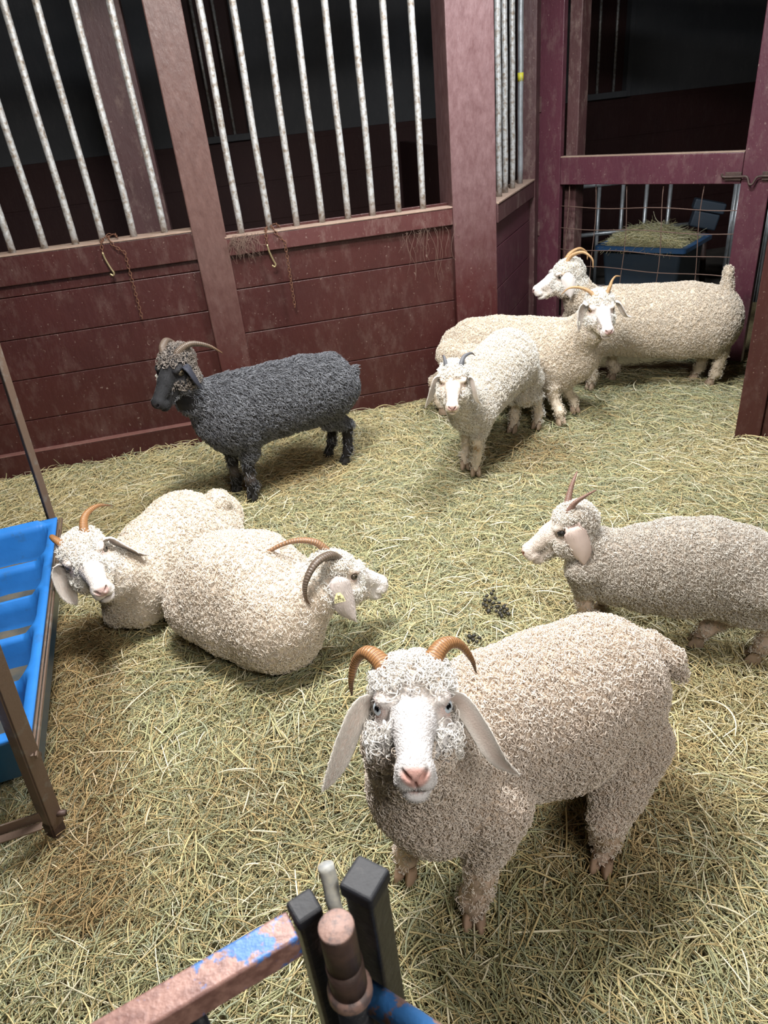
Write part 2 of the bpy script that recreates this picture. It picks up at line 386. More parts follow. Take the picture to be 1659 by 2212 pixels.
# back of the neighbouring stalls
BK = wp(0, 3.0)[:2]
bm = bmesh.new(); slab(bm, BK, AD, -2.5, 7.5, -.1, 1.45, 0, .08)
for z in (.3, .62, .94, 1.26): slab(bm, BK, AD, -2.5, 7.5, z - .15, z + .15, -.006, .0)
struct('wall_back_lower', bm, MAT['back_low'], .003)
bm = bmesh.new(); slab(bm, BK, AD, -2.5, 1.3, 1.45, 2.9, .01, .09); slab(bm, BK, AD, 1.97, 4.85, 1.45, 2.9, .01, .09); slab(bm, BK, AD, 5.52, 7.5, 1.45, 2.9, .01, .09)
slab(bm, BK, AD, 1.3, 1.97, 2.6, 2.9, .01, .09); slab(bm, BK, AD, 4.85, 5.52, 2.6, 2.9, .01, .09)
struct('wall_back_upper', bm, MAT['back_high'], .003)
def barred_window(n, u0, u1):
    bm = bmesh.new()
    slab(bm, BK, AD, u0, u0 + .05, 1.45, 2.6, -.03, .06); slab(bm, BK, AD, u1 - .05, u1, 1.45, 2.6, -.03, .06)
    slab(bm, BK, AD, u0 + .05, u1 - .05, 1.45, 1.5, -.05, .06); slab(bm, BK, AD, u0 + .05, u1 - .05, 2.55, 2.6, -.03, .06)
    f = struct('window_%d' % n, bm, MAT['back_high'], .003)
    k = int((u1 - u0) / .14)
    for i in range(1, k):
        u = u0 + (u1 - u0) * i / k; d3, n3 = wall_axes(AD); p = np.array([BK[0], BK[1], 0]) + d3 * u
        tube('window_bar', [p + UPZ * 1.5, p + UPZ * 2.55], .013, MAT['galv'], f, 8)
    bm = bmesh.new(); slab(bm, BK, AD, u0 + .05, u1 - .05, 1.5, 2.55, .05, .06)
    p = bm_obj('shutter', bm, MAT['back_low'], f)
barred_window(1, 1.3, 1.97); barred_window(2, 4.85, 5.52)
# partition between the two far stalls
bm = bmesh.new(); slab(bm, wp(3.3, .75)[:2], np.array([-.19, .98]), 0, 2.2, -.1, 1.3, 0, .05)
struct('partition_stall', bm, MAT['back_low'], .003)

# bars
d3, n3 = wall_axes(AD)
bars_L = [(-.35, 0), (-.2, 0), (-.05, 0), (.105, 0), (.27, 0), (.45, 0), (.604, 0), (.754, 0), (.889, 0), (1.043, 0), (1.198, 0)]
bars_R = [1.582, 1.732, 1.878, 2.018, 2.162, 2.300, 2.446, 2.587]
def bar(u, grp, lab, mat, a=None, d=None, z0=1.10, nn=.045, lean=0.0, r=.0172, cat='bar'):
    dd, n_ = wall_axes(AD if d is None else d); p0 = np.array([*(A0 if a is None else a), 0]) + dd * u + n_ * nn
    P = [p0 + UPZ * z + dd * (lean * (z - z0) + .0018 * math.sin(z * 7 + u * 40)) + n_ * .001 * math.sin(z * 14 + u * 31) for z in np.linspace(z0, 2.52, 16)]
    o = tube('stall_bar', P, r, mat, None, 12); tag(o, lab, cat, grp); return o
ordn = ['leftmost', 'second', 'third', 'fourth', 'fifth', 'sixth']
for i, (u, _) in enumerate(bars_L[4:]):
    bar(u, 'bars of the left stall front', ['speckled galvanised bar at the far left edge, seen low by the sill', 'speckled galvanised bar, second from the left edge', 'speckled galvanised bar, third from the left edge', 'speckled galvanised bar left of the hanging chain on the left sill', 'speckled galvanised bar just behind the hanging chain on the left sill', 'speckled galvanised bar, second left of the middle post', 'speckled galvanised bar nearest the middle post on its left'][i], MAT['galv'], lean=-.006, z0=1.156)
labsR = ['pale galvanised bar nearest the middle post on its right', 'pale galvanised bar wrapped by the rusty chain at its foot',
         'third pale bar right of the middle post', 'fourth pale bar right of the middle post', 'fifth pale bar right of the middle post',
         'third pale bar left of the wide corner post', 'second pale bar left of the wide corner post', 'pale galvanised bar nearest the wide corner post on its left']
for i, u in enumerate(bars_R): bar(u, 'bars of the middle stall front', labsR[i], MAT['galv'], z0=1.103)
labsS = ['first narrow-set bar right of the wide corner post', 'second narrow-set bar right of the wide corner post', 'third narrow-set bar right of the wide corner post', 'narrow-set bar with a yellow band beside the gate hinge post']
for i, (px, py) in enumerate([(1089.5, 414), (1102.5, 405), (1117.7, 397), (1133.8, 388)]):
    q = gp(px, py, [*B0, 0], [*(B0 + BD), 0]); u = (q[:2] - B0).dot(BD)
    o = bar(u, 'bars of the corner side panel', labsS[i], MAT['galv'] if i < 3 else MAT['galv_clean'], a=B0, d=BD, z0=1.09, nn=.03, r=.017)
    if i == 3:
        dd, n_ = wall_axes(BD); p = np.array([*B0, 0]) + dd * u + n_ * .03 + UPZ * 1.66
        tube('yellow_band', [p, p + UPZ * .045], .0182, simple('yellow_tape', (.6, .55, .05), .5), o, 12)
for i in range(5):   # bars of the stall beyond, seen through the middle stall front
    q = wp(3.3, .75) + np.array([-.19, .98, 0]) * (.15 + i * .14)
    o = tube('far_bar', [q + UPZ * 1.3, q + UPZ * 2.6], .012, MAT['galv'], None, 8)
    tag(o, 'dim bar in the dark stall behind, left of the wide corner post', 'bar', 'dim bars of the stall partition behind')
bm = bmesh.new(); slab(bm, wp(3.3, .75)[:2], np.array([-.19, .98]), 0, 2.2, 2.6, 2.68, 0, .05); struct('beam_stall', bm, MAT['back_low'])

# ------------------------------------------------------------------ gate with wire mesh
gt = empty('pen_gate', (float(G0[0]), float(G0[1]), 0)); tag(gt, 'plum painted wooden gate with wire mesh below its middle rail', 'gate')
def gpart(name, u0, u1, z0, z1, mat='paint_gate', n0=-.02, n1=.025, bev=.004):
    bm = bmesh.new(); slab(bm, G0, GD, u0, u1, z0, z1, n0, n1); return bm_obj(name, bm, MAT[mat], gt, bevel=bev)
gpart('stile', .016, .195, .02, 2.5); gpart('stile', 1.352, 1.508, .02, 2.5)
gpart('rail', .197, 1.350, 1.043, 1.205); gpart('rail', .197, 1.350, .02, .16); gpart('rail', .197, 1.350, 2.35, 2.5)
gpart('rail_ledge', .197, 1.350, 1.205, 1.212, 'dust_top', bev=.001)
gd3, gn3 = wall_axes(GD); g3 = np.array([*G0, 0])
parts = []
for k, z in enumerate([.90, .765, .63, .52, .40, .28]):
    P = [g3 + gd3 * u + gn3 * .012 + UPZ * (z + .006 * math.sin(u * 9 + k)) for u in np.linspace(.19, 1.36, 14)]; parts.append(tube_data(P, .0028, 6))
for k, u in enumerate([.24, .44, .66, .90, 1.14]):
    P = [g3 + gd3 * (u + .01 * math.sin(z * 8 + k)) + gn3 * .017 + UPZ * z for z in np.linspace(.14, 1.06, 12)]; parts.append(tube_data(P, .0026, 6))
V, Fq = merge(parts); np_mesh('wire_mesh', V, Fq, MAT['wire'], gt)
for z in (1.52, .76):      # hinges
    bm = bmesh.new(); c = g3 + gd3 * .03 - gn3 * .024 + UPZ * z; add_box(bm, c, (gd3, gn3, UPZ), (.02, .004, .045)); h = bm_obj('hinge', bm, MAT['paint_dirty'], gt, bevel=.003)
    tube('hinge_pin', [c - gd3 * .022 - UPZ * .05, c - gd3 * .022 + UPZ * .05], .007, MAT['rust'], h, 10)
# latch bolt
lt = g3 - gn3 * .03
bm = bmesh.new(); add_box(bm, lt + gd3 * 1.31 + UPZ * 1.085, (gd3, gn3, UPZ), (.045, .006, .022)); lb = bm_obj('latch_plate', bm, MAT['rust'], gt, bevel=.002)
bolt = [lt + gd3 * u - gn3 * (.012 + o_) + UPZ * z for u, z, o_ in [(1.25, 1.10, 0), (1.26, 1.083, 0), (1.34, 1.083, 0), (1.385, 1.083, .0), (1.40, 1.062, .004), (1.408, 1.045, .006), (1.424, 1.045, .006), (1.433, 1.063, .004), (1.45, 1.083, 0), (1.53, 1.085, 0)]]
tube('latch_bolt', bolt, .0065, MAT['rust'], gt, 10, 40)
bm = bmesh.new(); add_box(bm, lt + gd3 * 1.485 + UPZ * 1.085, (gd3, gn3, UPZ), (.02, .006, .022)); bm_obj('latch_keeper', bm, MAT['rust'], gt, bevel=.002)

# ------------------------------------------------------------------ chains hanging on the sills
def chain_thing(u, ztop, zend, lab, short_z, side):
    base = wp(u, -.03, ztop); t = empty('tether_chain', tuple(base)); tag(t, lab, 'chain')
    def links(P, name, m, parent, ln=.022):
        P = np.array(P); seg = np.linalg.norm(np.diff(P, axis=0), axis=1); L = np.r_[0, np.cumsum(seg)]; n = int(L[-1] / (ln * .78)); out = []
        for i in range(n):
            s = (i + .5) / n * L[-1]; c = np.array([np.interp(s, L, P[:, k]) for k in range(3)]); e = np.array([np.interp(min(s + .004, L[-1]), L, P[:, k]) for k in range(3)]) - c
            if np.linalg.norm(e) < 1e-6: e = -UPZ * .01
            e /= np.linalg.norm(e); sd = np.cross(e, n3 + .01 * d3); sd /= np.linalg.norm(sd); o2 = np.cross(e, sd)
            if i % 2: sd = o2 * .8 + sd * .3
            a = np.linspace(0, 2 * PI, 12, endpoint=False)
            ring = [c + e * math.cos(x) * ln / 2 + sd * math.sin(x) * ln * .3 for x in a]; ring.append(ring[0]); ring.append(ring[1])
            out.append(tube_data(ring, .0021, 6, False))
        V, Fq = merge(out); return np_mesh(name, V, Fq, m, parent)
    w = [wp(u - .01, .03, ztop + .02), wp(u - .005, -.02, ztop + .012), wp(u + .01, -.035, ztop - .02)]
    links(w + [wp(u + .03 + .05 * side, -.035, z) for z in np.linspace(ztop - .06, zend, 12)], 'long_chain', MAT['chain'], t)
    links([wp(u - .04, .03, ztop + .01), wp(u - .045, -.03, ztop), wp(u - .05, -.035, short_z + .05)], 'short_chain', MAT['chain'], t)
    links([wp(u - .04, .0, ztop + .008), wp(u - .02, .068, ztop + .02), wp(u + .02, .07, ztop + .02), wp(u + .035, .0, ztop + .01)], 'wrapped_chain', MAT['chain'], t)
    hk = [wp(u - .05, -.037, short_z + .055), wp(u - .045, -.037, short_z + .02), wp(u - .03, -.037, short_z - .03), wp(u - .022, -.037, short_z - .05), wp(u - .03, -.037, short_z - .062), wp(u - .042, -.037, short_z - .052)]
    tube('snap_hook', hk, .005, MAT['brass'], t, 8, 20)
chain_thing(.93, 1.158, .76, 'rusty chain with brass snap hook hanging over the left sill', 1.06, .5)
chain_thing(1.75, 1.105, .70, 'rusty chain hanging from the second bar right of the middle post', .99, .3)

# cobwebs and hay caught on the sills
def web(name, u0, u1, z1, drop, n, lab):
    parts = []
    for i in range(n):
        u = random.uniform(u0, u1); L = random.uniform(.1, 1) * drop; x = random.uniform(-.04, .04)
        P = [wp(u + x * t + .012 * math.sin(t * 6 + i), -.03 - .012 * math.sin(t * 3), z1 - L * t + .01 * math.sin(5 * t + i)) for t in np.linspace(0, 1, 7)]
        parts.append(tube_data(P, random.uniform(.0004, .0009), 4, False))
    V, Fq = merge(parts); o = np_mesh(name, V, Fq, MAT['cobweb']); tag(o, lab, 'cobweb', kind='stuff')
web('cobweb', 1.52, 1.66, 1.1, .13, 90, 'dusty cobweb strands under the sill right of the middle post')
web('cobweb', 2.45, 2.74, 1.01, .30, 26, 'dusty cobweb strands beside the wide corner post')

# ------------------------------------------------------------------ goats
def unit(v): v = np.asarray(v, float); return v / (np.linalg.norm(v) + 1e-12)
class Sdf:
    BG = .06
    def __init__(s, lo, hi, vox):
        s.lo = np.asarray(lo, float); s.v = vox; s.n = np.ceil((np.asarray(hi) - s.lo) / vox).astype(int) + 1
        s.f = np.full(s.n, s.BG, np.float32)
    def box(s, lo, hi):
        a = np.clip(np.floor((np.asarray(lo) - s.lo) / s.v).astype(int), 0, s.n); b = np.clip(np.ceil((np.asarray(hi) - s.lo) / s.v).astype(int) + 1, 0, s.n)
        sl = tuple(slice(i, j) for i, j in zip(a, b))
        ax = [(s.lo[i] + s.v * np.arange(a[i], b[i])).astype(np.float32) for i in range(3)]
        return sl, ax[0][:, None, None], ax[1][None, :, None], ax[2][None, None, :]
    def blend(s, sl, d, k, sub=False):
        if d.size == 0: return
        a = s.f[sl]
        if sub:
            h = np.clip(.5 - .5 * (a + d) / k, 0, 1); s.f[sl] = a * (1 - h) - d * h + k * h * (1 - h)
        else:
            h = np.clip(.5 + .5 * (a - d) / k, 0, 1); s.f[sl] = a * (1 - h) + d * h - k * h * (1 - h)
    def ell(s, c, r, ax=None, k=.02, sub=False):
        c = np.asarray(c, float); r = np.asarray(r, float) * np.ones(3); ax = np.eye(3) if ax is None else np.asarray(ax)
        e = np.sqrt(((ax * r[:, None]) ** 2).sum(0)) + k + 2 * s.v
        sl, x, y, z = s.box(c - e, c + e); x = x - c[0]; y = y - c[1]; z = z - c[2]
        q = [(x * a[0] + y * a[1] + z * a[2]) for a in ax]
        k0 = np.sqrt(sum((q[i] / r[i]) ** 2 for i in range(3))); k1 = np.sqrt(sum((q[i] / r[i] ** 2) ** 2 for i in range(3))) + 1e-6
        s.blend(sl, k0 * (k0 - 1) / k1, k, sub)
    def cone(s, a, b, ra, rb, side=None, k=.02):
        "ra, rb: radius or (side radius, other radius)"
        a = np.asarray(a, float); b = np.asarray(b, float)
        ra = np.asarray(ra, float) * np.ones(2); rb = np.asarray(rb, float) * np.ones(2)
        ab = b - a; L = np.linalg.norm(ab) + 1e-9; t_ = ab / L
        sd = unit(np.cross(t_, UPZ)) if side is None else unit(side - t_ * t_.dot(side))
        if np.linalg.norm(np.cross(t_, UPZ)) < 1e-3 and side is None: sd = np.array([1., 0, 0])
        o = np.cross(sd, t_); rm = max(ra.max(), rb.max()) + k + 2 * s.v
        sl, x, y, z = s.box(np.minimum(a, b) - rm, np.maximum(a, b) + rm); x = x - a[0]; y = y - a[1]; z = z - a[2]
        h = np.clip((x * t_[0] + y * t_[1] + z * t_[2]) / L, 0, 1)
        rs = ra[0] + (rb[0] - ra[0]) * h; ro = ra[1] + (rb[1] - ra[1]) * h
        ql = x * t_[0] + y * t_[1] + z * t_[2] - h * L; qs = x * sd[0] + y * sd[1] + z * sd[2]; qo = x * o[0] + y * o[1] + z * o[2]
        k0 = np.sqrt((qs / rs) ** 2 + (qo / ro) ** 2 + (ql / np.minimum(rs, ro)) ** 2)
        s.blend(sl, (k0 - 1) * np.minimum(rs, ro), k)
    def chain(s, pts, k=.03, side=None, shrink=0.0):
        "one chain of tapered sections; its own joints are tight, the whole is blended in with k"
        ps = [(np.asarray(p, float), np.maximum(np.ones(2) * r - shrink, .008)) for p, r in pts]
        m_ = k + 3 * s.v; lo = np.min([p - r.max() for p, r in ps], axis=0) - m_; hi = np.max([p + r.max() for p, r in ps], axis=0) + m_
        sl, x, y, z = s.box(lo, hi); keep = s.f[sl].copy(); s.f[sl] = s.BG
        for (a, ra), (b, rb) in zip(ps[:-1], ps[1:]): s.cone(a, b, ra, rb, side, .012)
        d = s.f[sl].copy(); s.f[sl] = keep; s.blend(sl, d, k)
    def mesh(s):
        f = s.f
        for i in range(3):     # close the field at the border
            sl = [slice(None)] * 3; sl[i] = 0; f[tuple(sl)] = s.BG; sl[i] = -1; f[tuple(sl)] = s.BG
        g = vdb.FloatGrid(s.BG); g.copyFromArray(f); p, q = g.convertToQuads(isovalue=0.0)
        V = p * s.v + s.lo; q = q.astype(int)
        # outward winding
        fn = np.cross(V[q[:, 2]] - V[q[:, 0]], V[q[:, 3]] - V[q[:, 1]]); c = V[q].mean(1)
        ii = np.clip(((c - s.lo) / s.v).astype(int), 1, s.n - 2)
        G = np.stack([f[ii[:, 0] + 1, ii[:, 1], ii[:, 2]] - f[ii[:, 0] - 1, ii[:, 1], ii[:, 2]], f[ii[:, 0], ii[:, 1] + 1, ii[:, 2]] - f[ii[:, 0], ii[:, 1] - 1, ii[:, 2]], f[ii[:, 0], ii[:, 1], ii[:, 2] + 1] - f[ii[:, 0], ii[:, 1], ii[:, 2] - 1]], 1)
        if ((fn * G).sum(1) > 0).mean() < .5: q = q[:, ::-1]
        return V, q

class Head:
    def __init__(s, pos, ypr, e):
        y, p, r = np.radians(ypr); s.o = np.asarray(pos, float); s.e = e
        f = np.array([math.cos(y) * math.cos(p), math.sin(y) * math.cos(p), math.sin(p)]); sd = np.array([-math.sin(y), math.cos(y), 0]); u = np.cross(f, sd)
        s.f = f; s.s = sd * math.cos(r) + u * math.sin(r); s.u = u * math.cos(r) - sd * math.sin(r); s.M = np.array([s.f, s.s, s.u])
    def w(s, x, y, z): return s.o + s.e * (s.f * x + s.s * y + s.u * z)
    def wv(s, v): return np.array(v, float) @ s.M
    def loc(s, P): return (np.asarray(P) - s.o) @ s.M.T / s.e

def sculpt_head(S_, H, wool=1.0, mouth_open=False):
    e = H.e; A = H.M; w = H.w
    E = lambda c, r, k=.1, sub=False, ax=None: S_.ell(w(*c), np.array(r) * e, A if ax is None else ax, k * e, sub)
    Cn = lambda a, ra, b, rb, k=.12: S_.cone(w(*a), w(*b), np.array(ra) * e, np.array(rb) * e, H.s, k * e)
    E((-.42, 0, -.06), (.50, .42, .44))
    Cn((-.25, 0, .0), (.40, .34), (.30, 0, -.13), (.235, .24)); Cn((.30, 0, -.13), (.235, .24), (.92, 0, -.31), (.17, .155))
    Cn((-.40, 0, -.42), (.30, .26), (.35, 0, -.48), (.2, .2)); Cn((.35, 0, -.48), (.2, .2), (.80, 0, -.62), (.13, .11))
    for y in (-1, 1):
        E((-.12, .25 * y, -.34), (.36, .17, .30), .1); E((-.02, .335 * y, .10), (.2, .13, .10), .08)
        E((-.02, .345 * y, -.02), (.15, .12, .13), .05)
    E((.95, 0, -.36), (.185, .215, .175), .06)                                    # nose pad
    E((.90, .10, -.47), (.17, .13, .12), .04); E((.90, -.10, -.47), (.17, .13, .12), .04)   # upper lips
    E((.82, 0, -.66), (.17, .155, .085), .04)                                    # chin
    zg = -.565 if not mouth_open else -.575
    E((1.0, 0, zg), (.24, .30, .016 if not mouth_open else .035), .02, True)     # mouth line
    E((1.10, 0, -.46), (.07, .014, .075), .015, True)                            # lip groove
    for y in (-1, 1):
        c = w(1.10, .095 * y, -.335); ax = np.array([unit(H.f + H.s * y * .5), unit(H.s * y + H.u * .75), unit(np.cross(unit(H.f + H.s * y * .5), unit(H.s * y + H.u * .75)))])
        S_.ell(c, np.array([.09, .075, .026]) * e, ax, .015 * e, True)           # nostrils
        ox = unit(H.f * .42 + H.s * y + H.u * .04); ay = unit(H.f - ox * ox.dot(H.f)); az = np.cross(ox, ay)
        S_.ell(w(.03, .48 * y, -.01), np.array([.105, .12, .078]) * e, [ox, ay, az], .03 * e, True)
    if wool > 0:
        E((-.38, 0, .22), (.42 * wool, .44 * wool, .20 * wool), .15)
        for y in (-1, 1): E((-.12, .33 * y, -.45), (.42, .17 * wool, .34), .14)
        E((-.35, 0, -.70), (.42, .26 * wool, .2 * wool), .16)

def make_eyeball(H, y, parent, iris, lid, gaze=None, r=.112):
    e = H.e; c = H.w(.005, .368 * y, -.01)
    g = unit(H.f * .42 + H.s * y + H.u * .04) if gaze is None else unit(np.asarray(gaze) - c)
    base = unit(H.f * .42 + H.s * y + H.u * .04); g = unit(base * .65 + g * .55) if gaze is not None else g
    hx = unit(H.f - g * g.dot(H.f)); vx = np.cross(g, hx); n, m_ = 28, 20; V = []; Cc = []
    for i in range(m_ + 1):
        th = PI * i / m_
        for j in range(n):
            ph = 2 * PI * j / n; a, b_ = math.sin(th) * math.cos(ph), math.sin(th) * math.sin(ph)
            V.append(c + r * e * (g * math.cos(th) + hx * a + vx * b_))
            pup = (a / .42) ** 2 + (b_ / .3) ** 2
            Cc.append((.004, .004, .005) if pup < 1 and math.cos(th) > 0 else iris if math.hypot(a, b_) < .72 and math.cos(th) > 0 else ((.5, .42, .38) if max(iris) > .3 else tuple(x * .7 for x in iris)))
    Fq = [[i * n + j, i * n + (j + 1) % n, (i + 1) * n + (j + 1) % n, (i + 1) * n + j] for i in range(m_) for j in range(n)]
    o = np_mesh('eye', V, Fq, MAT['eye'], parent, np.array(Cc)); return o

def make_ear(H, y, pts, parent, width=.3, col=(.78, .72, .67), col2=(.72, .58, .51), cup=.5, wdir=None):
    "pts: centre line in head units for the side y=+1 (left) or -1"
    P = catmull([H.w(*p) for p in pts], 18); n = 14; L = np.linspace(0, 1, len(P)); T = np.gradient(P, axis=0); T /= np.linalg.norm(T, axis=1)[:, None]
    wd = H.f if wdir is None else H.wv(wdir)
    V = []; C = []
    for i, p in enumerate(P):
        t = L[i]; s = unit(wd - T[i] * T[i].dot(wd)); nn = np.cross(T[i], s)
        if nn.dot(H.s * y) < 0: nn = -nn
        hw = width * H.e * (.42 + .58 * min(1, t / .35) ** .8) * (1 - max(0, (t - .5) / .5) ** 2.4) * .5 + .0012
        for j in range(n):
            a = 2 * PI * j / n; x = math.cos(a); th = .0022 + .004 * (1 - t) * (1 - x * x)
            V.append(p + s * hw * x + nn * (math.sin(a) * th - cup * hw * x * x))
            inner = .5 - .5 * math.sin(a); f = inner * (1 - abs(x)) * .9 + .12 * (rng.random() - .5)
            C.append(np.array(col) * (1 - f) + np.array(col2) * f)
    Fq = [[i * n + j, i * n + (j + 1) % n, (i + 1) * n + (j + 1) % n, (i + 1) * n + j] for i in range(len(P) - 1) for j in range(n)]
    Fq += [list(range(n))[::-1], [(len(P) - 1) * n + j for j in range(n)]]
    V = np.array(V); C = np.clip(np.array(C), 0, 1); o = np_mesh('ear', V, Fq, MAT['ear'], parent, C)
    Q4 = np.array([f for f in Fq if len(f) == 4]); Pn, Nn = sample_surface(V, Q4, 150000, lambda p, q: np.ones(len(p))); m_ = len(Pn)
    fl = P[-1] - P[0]; fl = unit(fl) + rng.standard_normal((m_, 3)) * .3; fl = fl - Nn * (fl * Nn).sum(1)[:, None]; fl /= np.linalg.norm(fl, axis=1)[:, None]; s = np.linspace(0, 1, 3)[None, :, None]
    Qp = Pn[:, None] + fl[:, None] * (.008 * (.5 + rng.random((m_, 1, 1)))) * s + Nn[:, None] * .0016 * s
    dk = max(col) < .2
    curves_obj('ear_hair', Qp, np.ones((m_, 3)) * .0003 * np.array([1, .8, .3])[None], np.array(col) * (.85 + .35 * rng.random((m_, 1))), MAT['wool_black' if dk else 'wool'], o)
    return o

def make_horn(P, r0, mat, parent, n=44, squash=.78, taper=.85):
    P = catmull(P, n); T, N, B = frames(P); seg = 16; V = []; tt = []
    for i in range(n):
        t = i / (n - 1); r = r0 * (1 - t) ** taper * .94 + .0016; r *= 1 + .035 * math.sin(t * 95) * (1 - t)
        for j in range(seg):
            a = 2 * PI * j / seg; V.append(P[i] + r * (math.cos(a) * N[i] + squash * math.sin(a) * B[i])); tt.append(t)
    Fq = [[i * seg + j, i * seg + (j + 1) % seg, (i + 1) * seg + (j + 1) % seg, (i + 1) * seg + j] for i in range(n - 1) for j in range(seg)] + [list(range(seg))[::-1], [(n - 1) * seg + j for j in range(seg)]]
    return np_mesh('horn', V, Fq, MAT[mat], parent, attr={'t': tt})

def make_hoof(p, toe, parent, col=(.3, .2, .13), sc=1.0):
    "two claws side by side, p = point between them on the bedding, toe = pointing direction"
    toe = unit([toe[0], toe[1], 0]); sd = np.array([-toe[1], toe[0], 0]); parts = []; cols = []
    for y in (-1, 1):
        V = []; n = 12
        for t, (z, ln, wd, fw) in enumerate([(.048, .016, .012, -.004), (.034, .021, .014, .0), (.016, .027, .0155, .004), (0, .031, .0165, .007), (-.004, .028, .014, .007)]):
            for j in range(n):
                a = 2 * PI * j / n; cx = math.cos(a); px_ = ln * cx * (1.15 if cx > 0 else .85); V.append(p + sc * (toe * (px_ + fw) + sd * (y * (.0155 + .004 * max(cx, 0)) + wd * math.sin(a) * (1 - .35 * max(cx, 0) ** 2)) + UPZ * z))
        Fq = [[i * n + j, i * n + (j + 1) % n, (i + 1) * n + (j + 1) % n, (i + 1) * n + j] for i in range(4) for j in range(n)] + [list(range(n)), [4 * n + j for j in range(n)][::-1]]
        parts.append((np.array(V), Fq))
    V, Fq = merge(parts); c = np.ones((len(V), 3)) * col * (rng.random((len(V), 1)) * .3 + .85)
    return np_mesh('hoof', V, Fq, MAT['hoof'], parent, c)

def curves_obj(name, P, R, col, m, parent=None):
    "P (n,k,3) world points, R (n,k) radii, col (n,3) one colour for each strand"
    n, k = P.shape[:2]; hc = bpy.data.hair_curves.new(name); hc.add_curves([k] * n)
    o = bpy.data.objects.new(name, hc); COL.objects.link(o)
    off = np.array(wloc(parent)) if parent is not None else np.zeros(3)
    hc.attributes['position'].data.foreach_set('vector', (P - off).astype(np.float32).ravel())
    ra = hc.attributes.get('radius') or hc.attributes.new('radius', 'FLOAT', 'POINT')
    ra.data.foreach_set('value', R.astype(np.float32).ravel())
    ca = hc.attributes.new('col', 'FLOAT_COLOR', 'CURVE'); c4 = np.ones((n, 4), np.float32); c4[:, :3] = np.clip(col, 0, 1); ca.data.foreach_set('color', c4.ravel())
    hc.materials.append(m)
    if parent is not None: o.parent = parent
    return o

def sample_surface(V, Q, dens, maskf):
    tri = np.vstack([Q[:, [0, 1, 2]], Q[:, [0, 2, 3]]]); a, b_, c = V[tri[:, 0]], V[tri[:, 1]], V[tri[:, 2]]
    nrm = np.cross(b_ - a, c - a); ar = np.linalg.norm(nrm, axis=1) / 2; nrm /= ar[:, None] * 2 + 1e-12
    N = int(ar.sum() * dens); i = rng.choice(len(tri), N, p=ar / ar.sum()); u, v = rng.random(N), rng.random(N); f = u + v > 1; u[f] = 1 - u[f]; v[f] = 1 - v[f]
    P = a[i] + (b_ - a)[i] * u[:, None] + (c - a)[i] * v[:, None]; Nn = nrm[i]
    # facing away from every plausible viewer (underside) is thinned
    keep = rng.random(N) < maskf(P, Nn)
    return P[keep], Nn[keep]

def curl_fleece(name, P, N, parent, m, ca, cb, r=.0042, length=.011, turns=1.1, thick=.00085, lift=.006, flow=None, cmask=None, k=8, wild=.5, seed=0):
    n = len(P); g = rng.standard_normal((n, 3)); T = g - N * (g * N).sum(1)[:, None]; T /= np.linalg.norm(T, axis=1)[:, None]
    if flow is not None:
        fl = flow(P) if callable(flow) else np.broadcast_to(flow, P.shape); fl = fl - N * (fl * N).sum(1)[:, None]; fl /= np.linalg.norm(fl, axis=1)[:, None] + 1e-6
        T = T * wild + fl * (1 - wild); T /= np.linalg.norm(T, axis=1)[:, None] + 1e-9
    B = np.cross(N, T); s = np.linspace(0, 1, k)[None, :, None]; ph0 = rng.random((n, 1, 1)) * 2 * PI; tn = turns * (.7 + .6 * rng.random((n, 1, 1))) * np.sign(rng.random((n, 1, 1)) - .5)
    rr = r * (.6 + .8 * rng.random((n, 1, 1))); ln = length * (.6 + .8 * rng.random((n, 1, 1)))
    tilt = .35 + .5 * rng.random((n, 1, 1))      # how far the coil stands up
    ph = ph0 + 2 * PI * tn * s
    ax1 = B[:, None]; ax2 = T[:, None] * (1 - tilt) + N[:, None] * tilt
    off = rr * (np.cos(ph) * ax1 + np.sin(ph) * ax2); off = off - off[:, :1] * (1 - s)
    Q = P[:, None] - N[:, None] * .002 + T[:, None] * ln * s + N[:, None] * lift * np.sin(s * PI * .62) * (.6 + .8 * rng.random((n, 1, 1))) + off
    R = thick * (.7 + .6 * rng.random((n, 1))) * (1.05 - .6 * np.linspace(0, 1, k)[None] ** 2)
    t = rng.random((n, 1)) * .75 + .25 * (cmask(P)[:, None] if cmask is not None else rng.random((n, 1)))
    col = np.array(ca) * (1 - t) + np.array(cb) * t; col = col * (.88 + .24 * rng.random((n, 1)))
    return curves_obj(name, Q, R, col, m, parent)

def limb(S_, pts, k=.02): S_.chain([(p, r) for p, r in pts], k)

